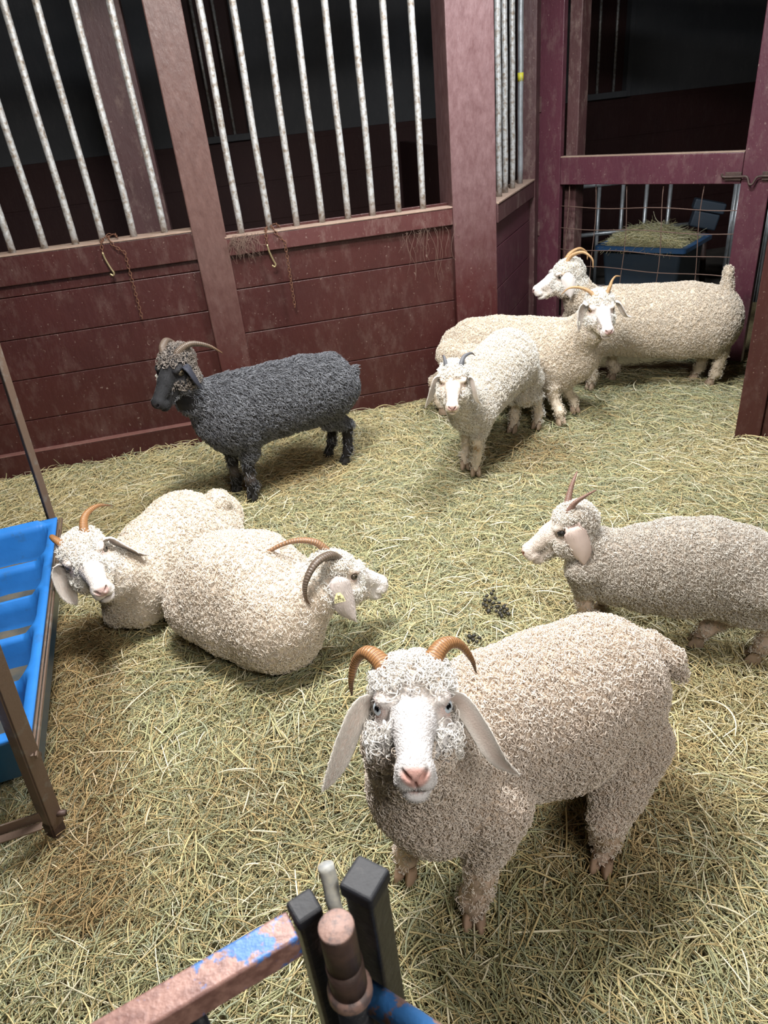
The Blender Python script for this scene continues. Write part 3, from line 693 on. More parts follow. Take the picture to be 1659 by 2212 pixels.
def goat(label, base, vox, head, chains, legs, wool, horns, ears, tails=(), dark=False, hide=(.74, .64, .54), fleece=None, group=None, gaze=None, iris=(.55, .62, .68),
         head_wool=1.0, hoofcol=(.38, .28, .2), leg_fleece=.6, mouth_open=False, knees=(), bare=(.06, .27), face=(.86, .80, .77), noseC=(.62, .36, .31), eyecol=None, leg_col=None, earcol=None, cuts=()):
    H = Head(*head); pts = [H.w(1.2, 0, 0), H.w(-.9, .5, .6), H.w(-.9, -.5, -.9)]
    for c in chains: pts += [np.asarray(p) + s_ * max(np.atleast_1d(r_)) for p, r_ in c['pts'] for s_ in (-np.ones(3), np.ones(3))]
    for l in legs: pts += [np.asarray(p) + s_ * .06 for p, _ in l['pts'] for s_ in (-1, 1)]
    for c in tails: pts += [np.asarray(p) + s_ * .05 for p, _ in c for s_ in (-1, 1)]
    pts = np.array(pts); S_ = Sdf(pts.min(0) - .05, pts.max(0) + .05, vox)
    for c in chains: S_.chain(c['pts'], c.get('k', .05) * .8, shrink=.011)
    for l in legs: S_.chain(l['pts'], .022)
    for t in tails: S_.chain(t, .012)
    for p, r_ in cuts: S_.ell(p, r_, None, .02, True)
    sculpt_head(S_, H, head_wool, mouth_open)
    V, Q = S_.mesh()
    root = empty('goat', tuple(float(x) for x in base)); tag(root, label, 'goat', group)
    # pigment of the hide
    Lc = H.loc(V); inh = (np.abs(Lc[:, 1]) < .62) & (Lc[:, 0] > -.9) & (Lc[:, 0] < 1.5) & (np.abs(Lc[:, 2] + .15) < .95)
    col = np.ones((len(V), 3)) * hide
    if leg_col is not None:
        for l in legs:
            d = np.min([np.linalg.norm(V - p, axis=1) for p, _ in l['pts'][-4:]], axis=0); m_ = np.clip(1.6 - d / .07, 0, 1)[:, None]; col = col * (1 - m_) + np.array(leg_col) * m_
    fm = np.clip((Lc[:, 0] + .1) / .35, 0, 1) * inh; fm = fm[:, None]; col = col * (1 - fm) + np.array(face) * fm
    em = np.zeros(len(V))
    for y in (-1, 1): em = np.maximum(em, np.clip(1 - (np.linalg.norm((Lc - [.03, .42 * y, -.01]) * [1, .8, 1.1], axis=1) - .10) / .07, 0, 1))
    em = (em * inh)[:, None]; col = col * (1 - em * .75) + np.array(eyecol if eyecol is not None else (.62, .42, .38)) * em * .75
    nm = np.clip(1.15 - ((Lc[:, 0] - 1.10) / .13) ** 2 - (Lc[:, 1] / (.15 + .45 * np.clip(Lc[:, 2] + .42, -.1, .15))) ** 2 - ((Lc[:, 2] + .36) / .125) ** 2, 0, 1) * inh
    lm = np.clip(1.1 - ((Lc[:, 0] - .95) / .2) ** 2 - (Lc[:, 1] / .17) ** 2 - ((Lc[:, 2] + .57) / .05) ** 2, 0, 1) * inh
    gm = np.clip(1.2 - ((Lc[:, 0] - 1.10) / .1) ** 2 - (Lc[:, 1] / .025) ** 2 - ((Lc[:, 2] + .48) / .09) ** 2, 0, 1) * inh
    nm = np.clip(np.maximum(np.maximum(nm * 1.6, lm * .9), gm), 0, 1)[:, None]; col = col * (1 - nm) + np.array(noseC) * nm
    for p, r_, c_ in knees:
        m_ = np.clip(1.4 - np.linalg.norm(V - p, axis=1) / r_, 0, 1)[:, None]; col = col * (1 - m_) + np.array(c_) * m_
    col = col * (.93 + .14 * N1(V[:, 0] * 60 + V[:, 2] * 17, V[:, 1] * 60 + V[:, 2] * 41)[:, None])
    np_mesh('body', V, Q, MAT['hide'], root, np.clip(col, 0, 1))
    for y in (1, -1): make_eyeball(H, y, root, iris, None, gaze)
    for y, pts_, kw in ears: 
        if earcol is not None: kw = dict(kw, col=earcol[0], col2=earcol[1])
        make_ear(H, y, pts_, root, **kw)
    for pts_, r0, mt in horns: make_horn([H.w(*p) if len(p) == 3 else np.array(p[0]) for p in pts_], r0, mt, root)
    for l in legs:
        if 'hoof' in l: make_hoof(np.array(l['hoof']), l['toe'], root, hoofcol, .86 * l.get('hs', 1.0))
    # fleece: locks all over except the face and the shanks
    footP = np.array([l['hoof'] for l in legs if 'hoof' in l]) if any('hoof' in l for l in legs) else np.zeros((0, 3))
    lowP = np.array([p for l in legs for p, _ in l['pts'][-4:]]) if legs else np.zeros((0, 3))
    def fmask(P, N_):
        L_ = H.loc(P); inh_ = (np.abs(L_[:, 1]) < .8) & (L_[:, 0] > -1.2) & (L_[:, 0] < 1.6) & (np.abs(L_[:, 2] + .15) < 1.1)
        f_ = np.ones(len(P))
        up_ = N_ @ H.u; jag = .05 * np.sin(L_[:, 1] * 23 + L_[:, 0] * 9)
        bare_ = (L_[:, 0] > bare[0] + jag) & (np.abs(L_[:, 1]) < bare[1] + jag) & (up_ > -.1) | (L_[:, 0] > .66 + jag - .25 * (L_[:, 2] > -.3))
        f_ = np.where(inh_ & bare_, 0., f_)
        for y in (-1, 1): f_ = np.where(inh_ & (np.linalg.norm(L_ - [.02, .42 * y, -.02], axis=1) < .235), 0., f_)
        if len(lowP):
            d = np.min([np.linalg.norm(P - q, axis=1) for q in lowP], axis=0); f_ = f_ * np.where(d < .05, leg_fleece * .5, 1)
        f_ = f_ * np.clip(1.3 + N_[:, 2] * 1.2, .55, 1)
        return f_
    P, N_ = sample_surface(V, Q, wool['dens'], fmask)
    Lp = H.loc(P); hd = (np.linalg.norm(Lp - [-.35, 0, 0], axis=1) < .85)
    kw = dict(wool); kw.pop('dens'); m_ = MAT['wool_black'] if dark else MAT['wool']
    if hd.any():
        k2 = dict(kw); k2.update(wool.get('head', {})); k2.pop('head', None)
        curl_fleece('head_fleece', P[hd], N_[hd], root, m_, **k2)
    kw.pop('head', None)
    curl_fleece('fleece', P[~hd], N_[~hd], root, m_, **kw)
    # short hair of the face
    def facemask(P, N_):
        L_ = H.loc(P); inh_ = (np.abs(L_[:, 1]) < .6) & (L_[:, 0] > -.05) & (L_[:, 0] < 1.5) & (np.abs(L_[:, 2] + .15) < .8)
        f_ = inh_ * 1.0
        f_ = f_ * ~((L_[:, 0] > 1.0) & (np.abs(L_[:, 2] + .36) < .12) & (np.abs(L_[:, 1]) < .15))
        for y in (-1, 1): f_ = f_ * (np.linalg.norm(L_ - [.04, .46 * y, -.01], axis=1) > .12)
        return f_
    P, N_ = sample_surface(V, Q, fleece or 120000, facemask)
    if len(P):
        n = len(P); bk = unit(-H.f * 1.0 - H.u * .25); g = rng.standard_normal((n, 3)) * .22 + bk; T = g - N_ * (g * N_).sum(1)[:, None] * .8 + N_ * .12; T /= np.linalg.norm(T, axis=1)[:, None]
        s = np.linspace(0, 1, 4)[None, :, None]; ln = .007 * (.6 + .8 * rng.random((n, 1, 1)))
        Qp = P[:, None] - N_[:, None] * .0008 + T[:, None] * ln * s + N_[:, None] * .0018 * np.sin(s * PI)
        cc = np.array(face) * (.9 + .2 * rng.random((n, 1)))
        Lq = H.loc(P); pk = np.clip(1 - np.minimum.reduce([np.linalg.norm((Lq - [.05, .42 * y, -.02]), axis=1) for y in (-1, 1)]) / .3, 0, 1)[:, None] * .35
        cc = cc * (1 - pk) + np.array(eyecol if eyecol is not None else (.7, .5, .44)) * pk
        curves_obj('face_hair', Qp, np.ones((n, 4)) * .00035 * np.array([1, .9, .7, .3])[None], cc, m_, root)
    return root, H

DOWN = np.array([0, 0, -1.0])
def v3(p, z=None):
    p = np.array(p, float)
    if z is not None: p = np.array([p[0], p[1], z])
    return p
def front_leg(hoof, top, toe, wl=.055, r=(.055, .038, .023, .0175, .020), hs=1.0, kneefwd=.012):
    h = v3(hoof); t = v3(top); toe = unit([toe[0], toe[1], 0]); L = t[2]
    knee = h + (t - h) * .47 + toe * kneefwd; fet = h + UPZ * .065 * hs - toe * .012; mid = h + (knee - h) * .66; el = h + (t - h) * .74
    return dict(pts=[(t, r[0]), (el, r[1]), (knee + UPZ * .03, r[2]), (knee, r[2] * .98), (mid, r[3]), (fet, r[4]), (h + UPZ * .028 * hs, .018 * hs)], hoof=h, toe=toe, hs=hs)
def hind_leg(hoof, top, toe, r=(.075, .05, .027, .020, .0215), hs=1.0, back=.05):
    h = v3(hoof); t = v3(top); toe = unit([toe[0], toe[1], 0])
    hock = h + UPZ * (t[2] * .46) - toe * back + (t - h) * np.array([.2, .2, 0]); st = h + (t - h) * .72 + toe * .04
    fet = h + UPZ * .07 * hs - toe * .02; mid = (hock + fet) / 2
    return dict(pts=[(t, r[0]), (st, r[1]), (hock + UPZ * .03, r[2]), (hock, r[2] * .85), (mid, r[3]), (fet, r[4]), (h + UPZ * .028 * hs, .018 * hs)], hoof=h, toe=toe, hs=hs)
def side_sections(a, b, secs, k=.8):
    "sections of a barrel from the upper and lower outline; k = width over height"
    out = []
    for (tx, ty), (bx, by) in secs:
        p, q = gp(tx, ty, a, b), gp(bx, by, a, b); c = (p + q) / 2; Hh = abs(p[2] - q[2]) / 2
        d = unit(c - CAM); e = math.asin(-d[2]); bb = Hh * math.cos(e) / math.sqrt(math.cos(e) ** 2 + k * k * math.sin(e) ** 2)
        out.append((c, (bb * k, bb)))
    return out
def ground_hoof(px, py): p = gz(px, py, .0); p[2] = .0; return p
CREAM = dict(ca=(.80, .70, .58), cb=(.92, .87, .80))
W_MAIN = dict(dens=58000, ca=(.66, .53, .42), cb=(.88, .80, .72), r=.0040, length=.006, turns=1.15, thick=.00085, lift=.008, wild=.75, flow=DOWN, head=dict(ca=(.78, .73, .66), cb=(.94, .92, .90), r=.005, length=.013, lift=.012, thick=.0009))
W_FAR = dict(dens=36000, ca=(.66, .54, .41), cb=(.86, .795, .70), r=.0046, length=.007, turns=1.1, thick=.00092, lift=.009, wild=.8, flow=DOWN, head=dict(ca=(.82, .76, .66), cb=(.95, .93, .88), length=.012, lift=.011))
# ---- 1 the near goat looking up
tc = lambda px, py, z: gz(px, py, z)
cr, cm, cs, cc_ = tc(1288, 1480, .42), tc(1190, 1535, .41), tc(1065, 1575, .43), tc(935, 1690, .39)
fr, fl_ = ground_hoof(1025, 1985), ground_hoof(880, 1885); hr = ground_hoof(1300, 1868)
hd = unit([-1, -.36, 0])
toe1 = unit([-.25, -1, 0])
goat('large cream goat in the foreground looking up, with tan curved horns and a pink nose', (float(cm[0]), float(cm[1]), 0), .0036,
     ((.013, .872, .762), (-92.5, 24, -2.5), .14),
     [dict(pts=[(cr, (.165, .175)), (cm, (.18, .195)), (cs, (.165, .18)), (cc_, (.135, .15))], k=.07),
      dict(pts=[(tc(1310, 1520, .38), .12), (tc(1335, 1640, .27), .07)], k=.05),
      dict(pts=[(cc_ + [0, 0, .0], .13), (np.array([.022, .965, .58]), .115), (np.array([.015, .94, .70]), .075)], k=.05),
      dict(pts=[(cc_ + [0, 0, -.02], .12), (np.array([.04, 1.01, .30]), .095)], k=.05)],
     [front_leg(fr, v3(fr + hd * -.05, .38), toe1, r=(.08, .054, .031, .025, .033)), front_leg(fl_, v3(fl_ - hd * .05, .38), [-.6, -1, 0], r=(.08, .052, .031, .025, .031)),
      dict(hind_leg(hr, v3(tc(1360, 1600, .3)), [-.5, -.8, 0], r=(.09, .058, .036, .028, .03), back=-.03)),
      hind_leg(v3(hr + [.0, .26, 0]), v3(cr + [0, .09, -.1]), [-.6, -.6, 0])],
     W_MAIN,
     [([(-.30, .22, .18), (-.44, .28, .42), (-.62, .44, .56), (-.80, .64, .50), (-.92, .80, .26), (-.94, .86, .06)], .0215, 'horn_tan'),
      ([(-.30, -.26, .18), (-.42, -.36, .40), (-.60, -.56, .50), (-.74, -.72, .34), (-.80, -.80, .06), (-.78, -.80, -.14)], .0215, 'horn_tan')],
     [(1, [(-.26, .42, .0), (-.16, .60, -.02), (-.02, .80, -.30), (.10, 1.0, -.64), (.14, 1.22, -.82)], dict(width=.29, cup=.3, wdir=(.5, .75, .35), col=(.76, .71, .65), col2=(.64, .5, .43))),
      (-1, [(-.26, -.42, .0), (-.16, -.62, -.02), (-.04, -.80, -.32), (.06, -.96, -.70), (.08, -1.12, -.98)], dict(width=.29, cup=.3, wdir=(.5, -.75, .35), col=(.76, .71, .65), col2=(.64, .5, .43)))],
     tails=[[(tc(1400, 1400, .50), .035), (tc(1450, 1425, .48), .022), (tc(1470, 1460, .44), .012)]],
     gaze=CAM, iris=(.56, .64, .70), hide=(.66, .53, .41), leg_col=(.74, .56, .45), face=(.72, .69, .68), fleece=160000, leg_fleece=.25, hoofcol=(.46, .31, .22))

# ---- 2 dark goat by the wall
a, b_ = np.array([-.69, 3.16, 0]), np.array([-.13, 3.43, 0])
hd = unit(a - b_); sdv = np.array([-hd[1], hd[0], 0])
sec = side_sections(a, b_, [((738, 785), (738, 890)), ((708, 757), (712, 912)), ((655, 762), (660, 930)), ((595, 776), (600, 948)), ((535, 790), (540, 968)), ((487, 800), (500, 985)), ((455, 835), (470, 960))], .82)
p1, p2 = ground_hoof(548, 1076), ground_hoof(514, 1060); q1 = ground_hoof(748, 998)
Hb = gy(368, 800, 3.0)
knb = [(p + UPZ * .12, .035, (.16, .13, .12)) for p in (p1, p2)]
g2, H2 = goat('dark grey goat with black legs and a curved horn standing by the plank wall', (-.42, 3.3, 0), .0042, (Hb, (-122, -24, -2), .15),
     [dict(pts=sec, k=.06), dict(pts=[(sec[-2][0] + [0, 0, .02], .12), (np.array([-.80, 3.10, .56]), .095), (np.array([-.825, 3.07, .66]), .075)], k=.05)],
     [front_leg(p1, v3(p1 - hd * .03, .34), hd + [.2, -.6, 0], r=(.08, .05, .026, .021, .027)), front_leg(p2, v3(p2 - hd * .03, .34), hd + [.2, -.6, 0], r=(.08, .05, .026, .021, .027)),
      hind_leg(q1, v3(q1 + hd * .03 - sdv * .0, .38), hd, r=(.1, .06, .032, .024, .026), back=.035), hind_leg(v3(q1 - sdv * .14 + hd * .03), v3(q1 + hd * .03 - sdv * .13, .38), hd, r=(.09, .06, .032, .022, .025), back=.035)],
     dict(dens=24000, ca=(.012, .013, .018), cb=(.23, .235, .255), r=.003, length=.026, turns=1.2, thick=.0012, lift=.007, wild=.3, flow=lambda P: np.broadcast_to(-hd * .6 + DOWN, P.shape),
          head=dict(ca=(.10, .08, .065), cb=(.36, .31, .27), r=.004, length=.012, lift=.009, wild=.7)),
     [([(-.26, .20, .20), (-.42, .28, .38), (-.75, .48, .38), (-1.05, .74, .08), (-1.25, .92, -.36)], .026, 'horn_grey'),
      ([(-.26, -.20, .26), (-.42, -.30, .44), (-.72, -.42, .42), (-.95, -.5, .2), (-1.1, -.5, -.1)], .024, 'horn_grey')],
     [(1, [(-.26, .40, .06), (-.2, .58, .02), (-.16, .66, -.28), (-.12, .68, -.78)], dict(width=.46, wdir=(.6, .75, .2))),
      (-1, [(-.26, -.40, .06), (-.2, -.56, .02), (-.12, -.62, -.3), (-.06, -.60, -.72)], dict(width=.36, wdir=(1, -.3, 0)))],
     tails=[[(sec[0][0] + [0, 0, .07], .03), (gp(764, 800, a, b_), .018), (gp(766, 835, a, b_), .01)]],
     dark=True, hide=(.03, .029, .031), face=(.02, .02, .022), noseC=(.035, .03, .032), eyecol=(.015, .014, .015), leg_col=(.018, .016, .016), iris=(.09, .07, .045), hoofcol=(.02, .018, .017), earcol=((.035, .037, .05), (.05, .045, .055)), knees=knb, leg_fleece=.3, fleece=60000)

# ---- 3 kid with slate horns in the middle distance
r3, m3, s3 = gy(1098, 792, 3.50), gy(1052, 828, 3.36), gy(1018, 884, 3.20)
f1, f2 = ground_hoof(1028, 1022), ground_hoof(1006, 1008); h1, h2 = ground_hoof(1160, 922), ground_hoof(1108, 930)
hd = unit([-.62, -.78, 0])
goat('small cream goat with short slate horns, nearest of the three by the gate', (.62, 3.4, 0), .0038, ((.358, 2.925, .566), (-100, -14, -4), .125),
     [dict(pts=[(r3 + [0, 0, .03], (.150, .165)), (m3 + [0, 0, .01], (.145, .16)), (s3, (.115, .13))], k=.06), dict(pts=[(r3 + [0, 0, .02], .13), (v3((h1 + h2) / 2 - hd * .02, .28), .09)], k=.05),
      dict(pts=[(s3 + [0, 0, .0], .105), (np.array([.40, 3.08, .44]), .085), (np.array([.37, 3.01, .53]), .06)], k=.04)],
     [front_leg(f1, v3(f1 - hd * .06, .30), [-.2, -1, 0], r=(.06, .038, .024, .021, .024)), front_leg(f2, v3(f2 - hd * .06, .30), [-.2, -1, 0], r=(.06, .038, .024, .020, .023)),
      hind_leg(h1, v3((h1 + r3) / 2, .30), hd, r=(.065, .045, .028, .022, .024), back=.03), hind_leg(h2, v3(h2 + [.02, .03, 0], .30), hd, r=(.065, .045, .028, .022, .024), back=.03)],
     dict(W_FAR, r=.0052, length=.012, lift=.011, ca=(.72, .62, .48), cb=(.92, .90, .86)),
     [([(-.30, .24, .24), (-.38, .27, .50), (-.62, .36, .62), (-1.0, .60, .52), (-1.2, .74, .28)], .0135, 'horn_bud'),
      ([(-.30, -.24, .24), (-.38, -.28, .48), (-.62, -.34, .58), (-.9, -.42, .5)], .0135, 'horn_bud')],
     [(1, [(-.26, .42, .05), (-.2, .62, .02), (-.10, .74, -.35), (-.05, .86, -.75), (.0, 1.04, -.98)], dict(width=.27, cup=.3, wdir=(.6, .65, .3), col2=(.7, .58, .52))),
      (-1, [(-.26, -.42, .05), (-.2, -.6, .0), (-.12, -.72, -.35), (-.06, -.84, -.8), (-.02, -.96, -1.1)], dict(width=.27, cup=.3, wdir=(.6, -.65, .3), col2=(.7, .58, .52)))],
     tails=[], hide=(.78, .66, .53), iris=(.2, .14, .08), face=(.84, .72, .62), noseC=(.5, .32, .28), knees=[(f1 + UPZ * .135 + [0, -.02, 0], .022, (.36, .22, .10))], leg_fleece=.35, fleece=60000)

# ---- 4 goat side on in the middle of the three, head turned to the camera
a, b_ = np.array([1.11, 3.765, 0]), np.array([.52, 4.025, 0])
sec = side_sections(a, b_, [((985, 705), (985, 800)), ((1020, 685), (1020, 835)), ((1075, 680), (1075, 850)), ((1140, 682), (1140, 850)), ((1200, 684), (1195, 852)), ((1240, 690), (1230, 830))], .78)
hd = unit(a - b_); f1, f2 = ground_hoof(1210, 914), ground_hoof(1240, 888); hb = ground_hoof(955, 892)
g4, H4 = goat('cream goat standing side on behind the small one, its head turned to the camera', (.8, 3.83, 0), .0042, ((1.212, 3.585, .624), (-90, -13, -1), .14),
     [dict(pts=sec, k=.06), dict(pts=[(sec[-2][0] + [.0, 0, .02], .13), (np.array([1.17, 3.68, .50]), .10), (np.array([1.20, 3.66, .58]), .075)], k=.05)],
     [front_leg(f1, v3((f1 + sec[-3][0] * 1.4) / 2.4, .34), [.3, -1, 0], r=(.075, .05, .030, .024, .026)), front_leg(f2, v3((f2 + sec[-3][0] * .8) / 1.8, .34), [.4, -1, 0], r=(.075, .05, .029, .023, .025)),
      hind_leg(hb, v3(hb + hd * .07, .36), hd), hind_leg(v3(hb + [.14, -.09, 0]), v3(hb + hd * .12 + [.04, -.1, 0], .36), hd)],
     dict(W_FAR, ca=(.76, .62, .46)),
     [([(-.30, .22, .36), (-.40, .34, .66), (-.52, .42, .78), (-.72, .60, .84), (-.8, .82, .80)], .0135, 'horn_pale'),
      ([(-.30, -.22, .36), (-.40, -.44, .54), (-.50, -.78, .66), (-.58, -1.12, .62), (-.62, -1.36, .38)], .0145, 'horn_pale')],
     [(1, [(-.26, .42, .10), (-.2, .64, .12), (-.14, .82, -.10), (-.1, 1.0, -.38), (-.05, 1.2, -.46)], dict(width=.26, wdir=(.8, .3, .4))),
      (-1, [(-.26, -.42, .12), (-.2, -.66, .10), (-.10, -.72, -.25), (-.02, -.72, -.60), (.0, -.70, -.80)], dict(width=.46, cup=.3, wdir=(.6, -.8, 0)))],
     tails=[[(sec[0][0] + [0, 0, .05], .035), (gp(972, 735, a, b_), .028), (gp(973, 775, a, b_), .016)]],
     hide=(.76, .64, .50), iris=(.2, .13, .07), face=(.86, .78, .74), noseC=(.48, .32, .29), knees=[(f1 + UPZ * .15 + [0, -.02, 0], .02, (.45, .3, .18))], leg_fleece=.35, fleece=60000)

# ---- 5 goat at the back in front of the gate, profile
a, b_ = np.array([1.42, 4.13, 0]), np.array([2.02, 3.98, 0])
sec = side_sections(a, b_, [((1568, 640), (1562, 735)), ((1540, 614), (1535, 770)), ((1480, 607), (1480, 775)), ((1400, 612), (1400, 772)), ((1330, 614), (1330, 768)), ((1275, 622), (1285, 770)), ((1245, 650), (1260, 750))], .82)
hd = unit(a - b_); f1, f2 = ground_hoof(1275, 838), ground_hoof(1322, 818); h1, h2 = ground_hoof(1535, 830), ground_hoof(1500, 818)
goat('cream goat in profile in front of the gate, facing left with its tail raised', (1.7, 4.05, 0), .0042, ((1.13, 4.09, .700), (172, -12, 0), .145),
     [dict(pts=sec, k=.06), dict(pts=[(sec[-2][0] + [0, 0, .03], .12), (np.array([1.27, 4.10, .54]), .105), (np.array([1.215, 4.09, .63]), .085)], k=.05)],
     [front_leg(f1, v3(f1 - hd * .05 + [0, .03, 0], .34), [-.8, -.6, 0], r=(.09, .058, .032, .027, .032)), front_leg(f2, v3(f2 - hd * .0, .34), [-.9, -.2, 0], r=(.08, .055, .031, .026, .03)),
      hind_leg(h1, v3(h1 + hd * .05, .36), hd, r=(.11, .07, .034, .027, .029), back=.045), hind_leg(h2, v3(h2 + hd * .0 + [0, .03, 0], .36), hd, r=(.1, .065, .032, .026, .028), back=.04)],
     dict(W_FAR, ca=(.76, .62, .46)),
     [([(-.30, .18, .36), (-.55, .26, .62), (-.95, .42, .66), (-1.22, .55, .36), (-1.2, .58, .02)], .016, 'horn_pale'),
      ([(-.30, -.18, .36), (-.55, -.26, .60), (-.95, -.42, .64), (-1.2, -.55, .36), (-1.18, -.6, .1)], .016, 'horn_pale')],
     [(1, [(-.26, .40, .08), (-.24, .56, .04), (-.26, .62, -.26), (-.25, .62, -.60), (-.20, .60, -.86)], dict(width=.52, wdir=(1, .1, 0))),
      (-1, [(-.26, -.40, .08), (-.24, -.56, .04), (-.26, -.62, -.26), (-.25, -.62, -.60), (-.2, -.6, -.86)], dict(width=.5, wdir=(1, -.1, 0)))],
     tails=[[(gp(1562, 650, a, b_), .045), (gp(1571, 618, a, b_), .028), (gp(1574, 582, a, b_), .018)]],
     hide=(.76, .64, .50), iris=(.1, .08, .06), face=(.85, .78, .72), noseC=(.42, .28, .26), eyecol=(.4, .28, .24), bare=(.25, .24), leg_fleece=.35, fleece=60000)

# ---- 6 young goat on the right edge
a, b_ = np.array([.57, 1.95, 0]), np.array([1.09, 1.72, 0])
sec = side_sections(a, b_, [((1655, 1165), (1650, 1335)), ((1600, 1128), (1595, 1345)), ((1530, 1108), (1530, 1335)), ((1460, 1110), (1460, 1335)), ((1390, 1125), (1390, 1325)), ((1330, 1142), (1325, 1310)), ((1280, 1165), (1265, 1285))], .80)
hd = unit(a - b_); a_l = a - hd * .09; h2, h1 = ground_hoof(1508, 1390), ground_hoof(1630, 1424); sdv = np.array([-hd[1], hd[0], 0])
goat('young curly goat with short pinkish horns standing at the right edge', (.85, 1.85, 0), .0038, ((.556, 1.915, .420), (172, -22, 8), .131),
     [dict(pts=sec, k=.06), dict(pts=[(sec[-2][0], .10), (np.array([.66, 1.90, .33]), .08), (np.array([.60, 1.91, .39]), .062)], k=.045)],
     [front_leg(v3(a_l + sdv * .03 + hd * -.02, .0), v3(a_l + sdv * .05, .28), hd, r=(.07, .045, .026, .022, .024)), front_leg(v3(a_l - sdv * .09 - hd * .05, 0), v3(a_l - sdv * .05, .28), hd, r=(.07, .045, .026, .022, .024)),
      hind_leg(h1, v3(h1 + hd * .03 + UPZ * 0, .28), hd, r=(.095, .06, .034, .027, .03), back=.04), hind_leg(h2, v3(h2 - hd * .10 - sdv * .0, .26), hd, r=(.085, .05, .028, .023, .025), back=.06)],
     dict(dens=50000, ca=(.36, .305, .25), cb=(.86, .81, .73), r=.0032, length=.006, turns=1.15, thick=.0008, lift=.006, wild=.75, flow=DOWN, head=dict(ca=(.70, .62, .52), cb=(.93, .9, .85), length=.009)),
     [([(-.32, .20, .34), (-.55, .28, .54), (-.85, .38, .66), (-1.12, .46, .74)], .0125, 'horn_lamb'),
      ([(-.32, -.20, .34), (-.48, -.28, .58), (-.68, -.38, .82), (-.85, -.48, .98)], .012, 'horn_lamb')],
     [(1, [(-.30, .40, .04), (-.30, .56, .02), (-.30, .60, -.30), (-.28, .60, -.66), (-.20, .58, -.92)], dict(width=.52, wdir=(1, .1, 0), col=(.74, .6, .54), col2=(.5, .35, .3))),
      (-1, [(-.30, -.40, .04), (-.30, -.56, .02), (-.30, -.60, -.30), (-.28, -.60, -.66), (-.2, -.58, -.9)], dict(width=.5, wdir=(1, -.1, 0), col=(.74, .6, .54)))],
     hide=(.42, .355, .29), iris=(.03, .03, .03), face=(.84, .74, .66), noseC=(.6, .34, .28), eyecol=(.55, .40, .33), leg_col=(.62, .48, .40), leg_fleece=.5, fleece=90000, tails=[])

# ---- 7 lying goat facing the camera, mouth open
a7, b7, c7 = gz(402, 1161, .19), gz(345, 1208, .17), gz(298, 1262, .155)
goat('cream goat lying beside the blue trough, facing the camera with its mouth open', (float(b7[0]), float(b7[1]), 0), .0042, ((-1.028, 2.075, .394), (-64, 4, 12), .158),
     [dict(pts=[(a7 + [.07, .03, -.03], (.16, .17)), (a7, (.19, .195)), (b7, (.175, .185)), (c7, (.15, .165))], k=.07),
      dict(pts=[(c7 + [0, 0, .02], .125), (gz(250, 1240, .27), .105), (np.array([-1.045, 2.15, .35]), .08)], k=.05),
      dict(pts=[(gz(470, 1120, .14), .12), (gz(485, 1180, .09), .08)], k=.06), dict(pts=[(gz(300, 1310, .09), .08), (gz(255, 1325, .06), .06)], k=.05)],
     [], dict(W_FAR, dens=26000, r=.0036, length=.008, thick=.00105, lift=.006),
     [([(-.30, .22, .22), (-.42, .26, .46), (-.68, .42, .60), (-.95, .72, .56), (-1.1, 1.0, .34)], .020, 'horn_tan'),
      ([(-.30, -.24, .20), (-.42, -.32, .42), (-.66, -.40, .50), (-.95, -.42, .40), (-1.1, -.40, .2)], .020, 'horn_tan')],
     [(1, [(-.26, .42, .06), (-.2, .62, .04), (-.18, .78, -.26), (-.18, .95, -.58), (-.15, 1.12, -.74)], dict(width=.46, cup=.2, wdir=(.9, .3, .5))),
      (-1, [(-.26, -.42, .06), (-.2, -.62, .02), (-.16, -.72, -.3), (-.16, -.74, -.70), (-.1, -.72, -.92)], dict(width=.42, cup=.3, wdir=(.6, -.75, .1)))],
     tails=[[(gz(470, 1085, .3), .05), (gz(490, 1100, .22), .03)]],
     hide=(.78, .67, .56), iris=(.12, .1, .08), face=(.86, .79, .73), noseC=(.60, .42, .38), mouth_open=True, bare=(.78, .2), fleece=80000)

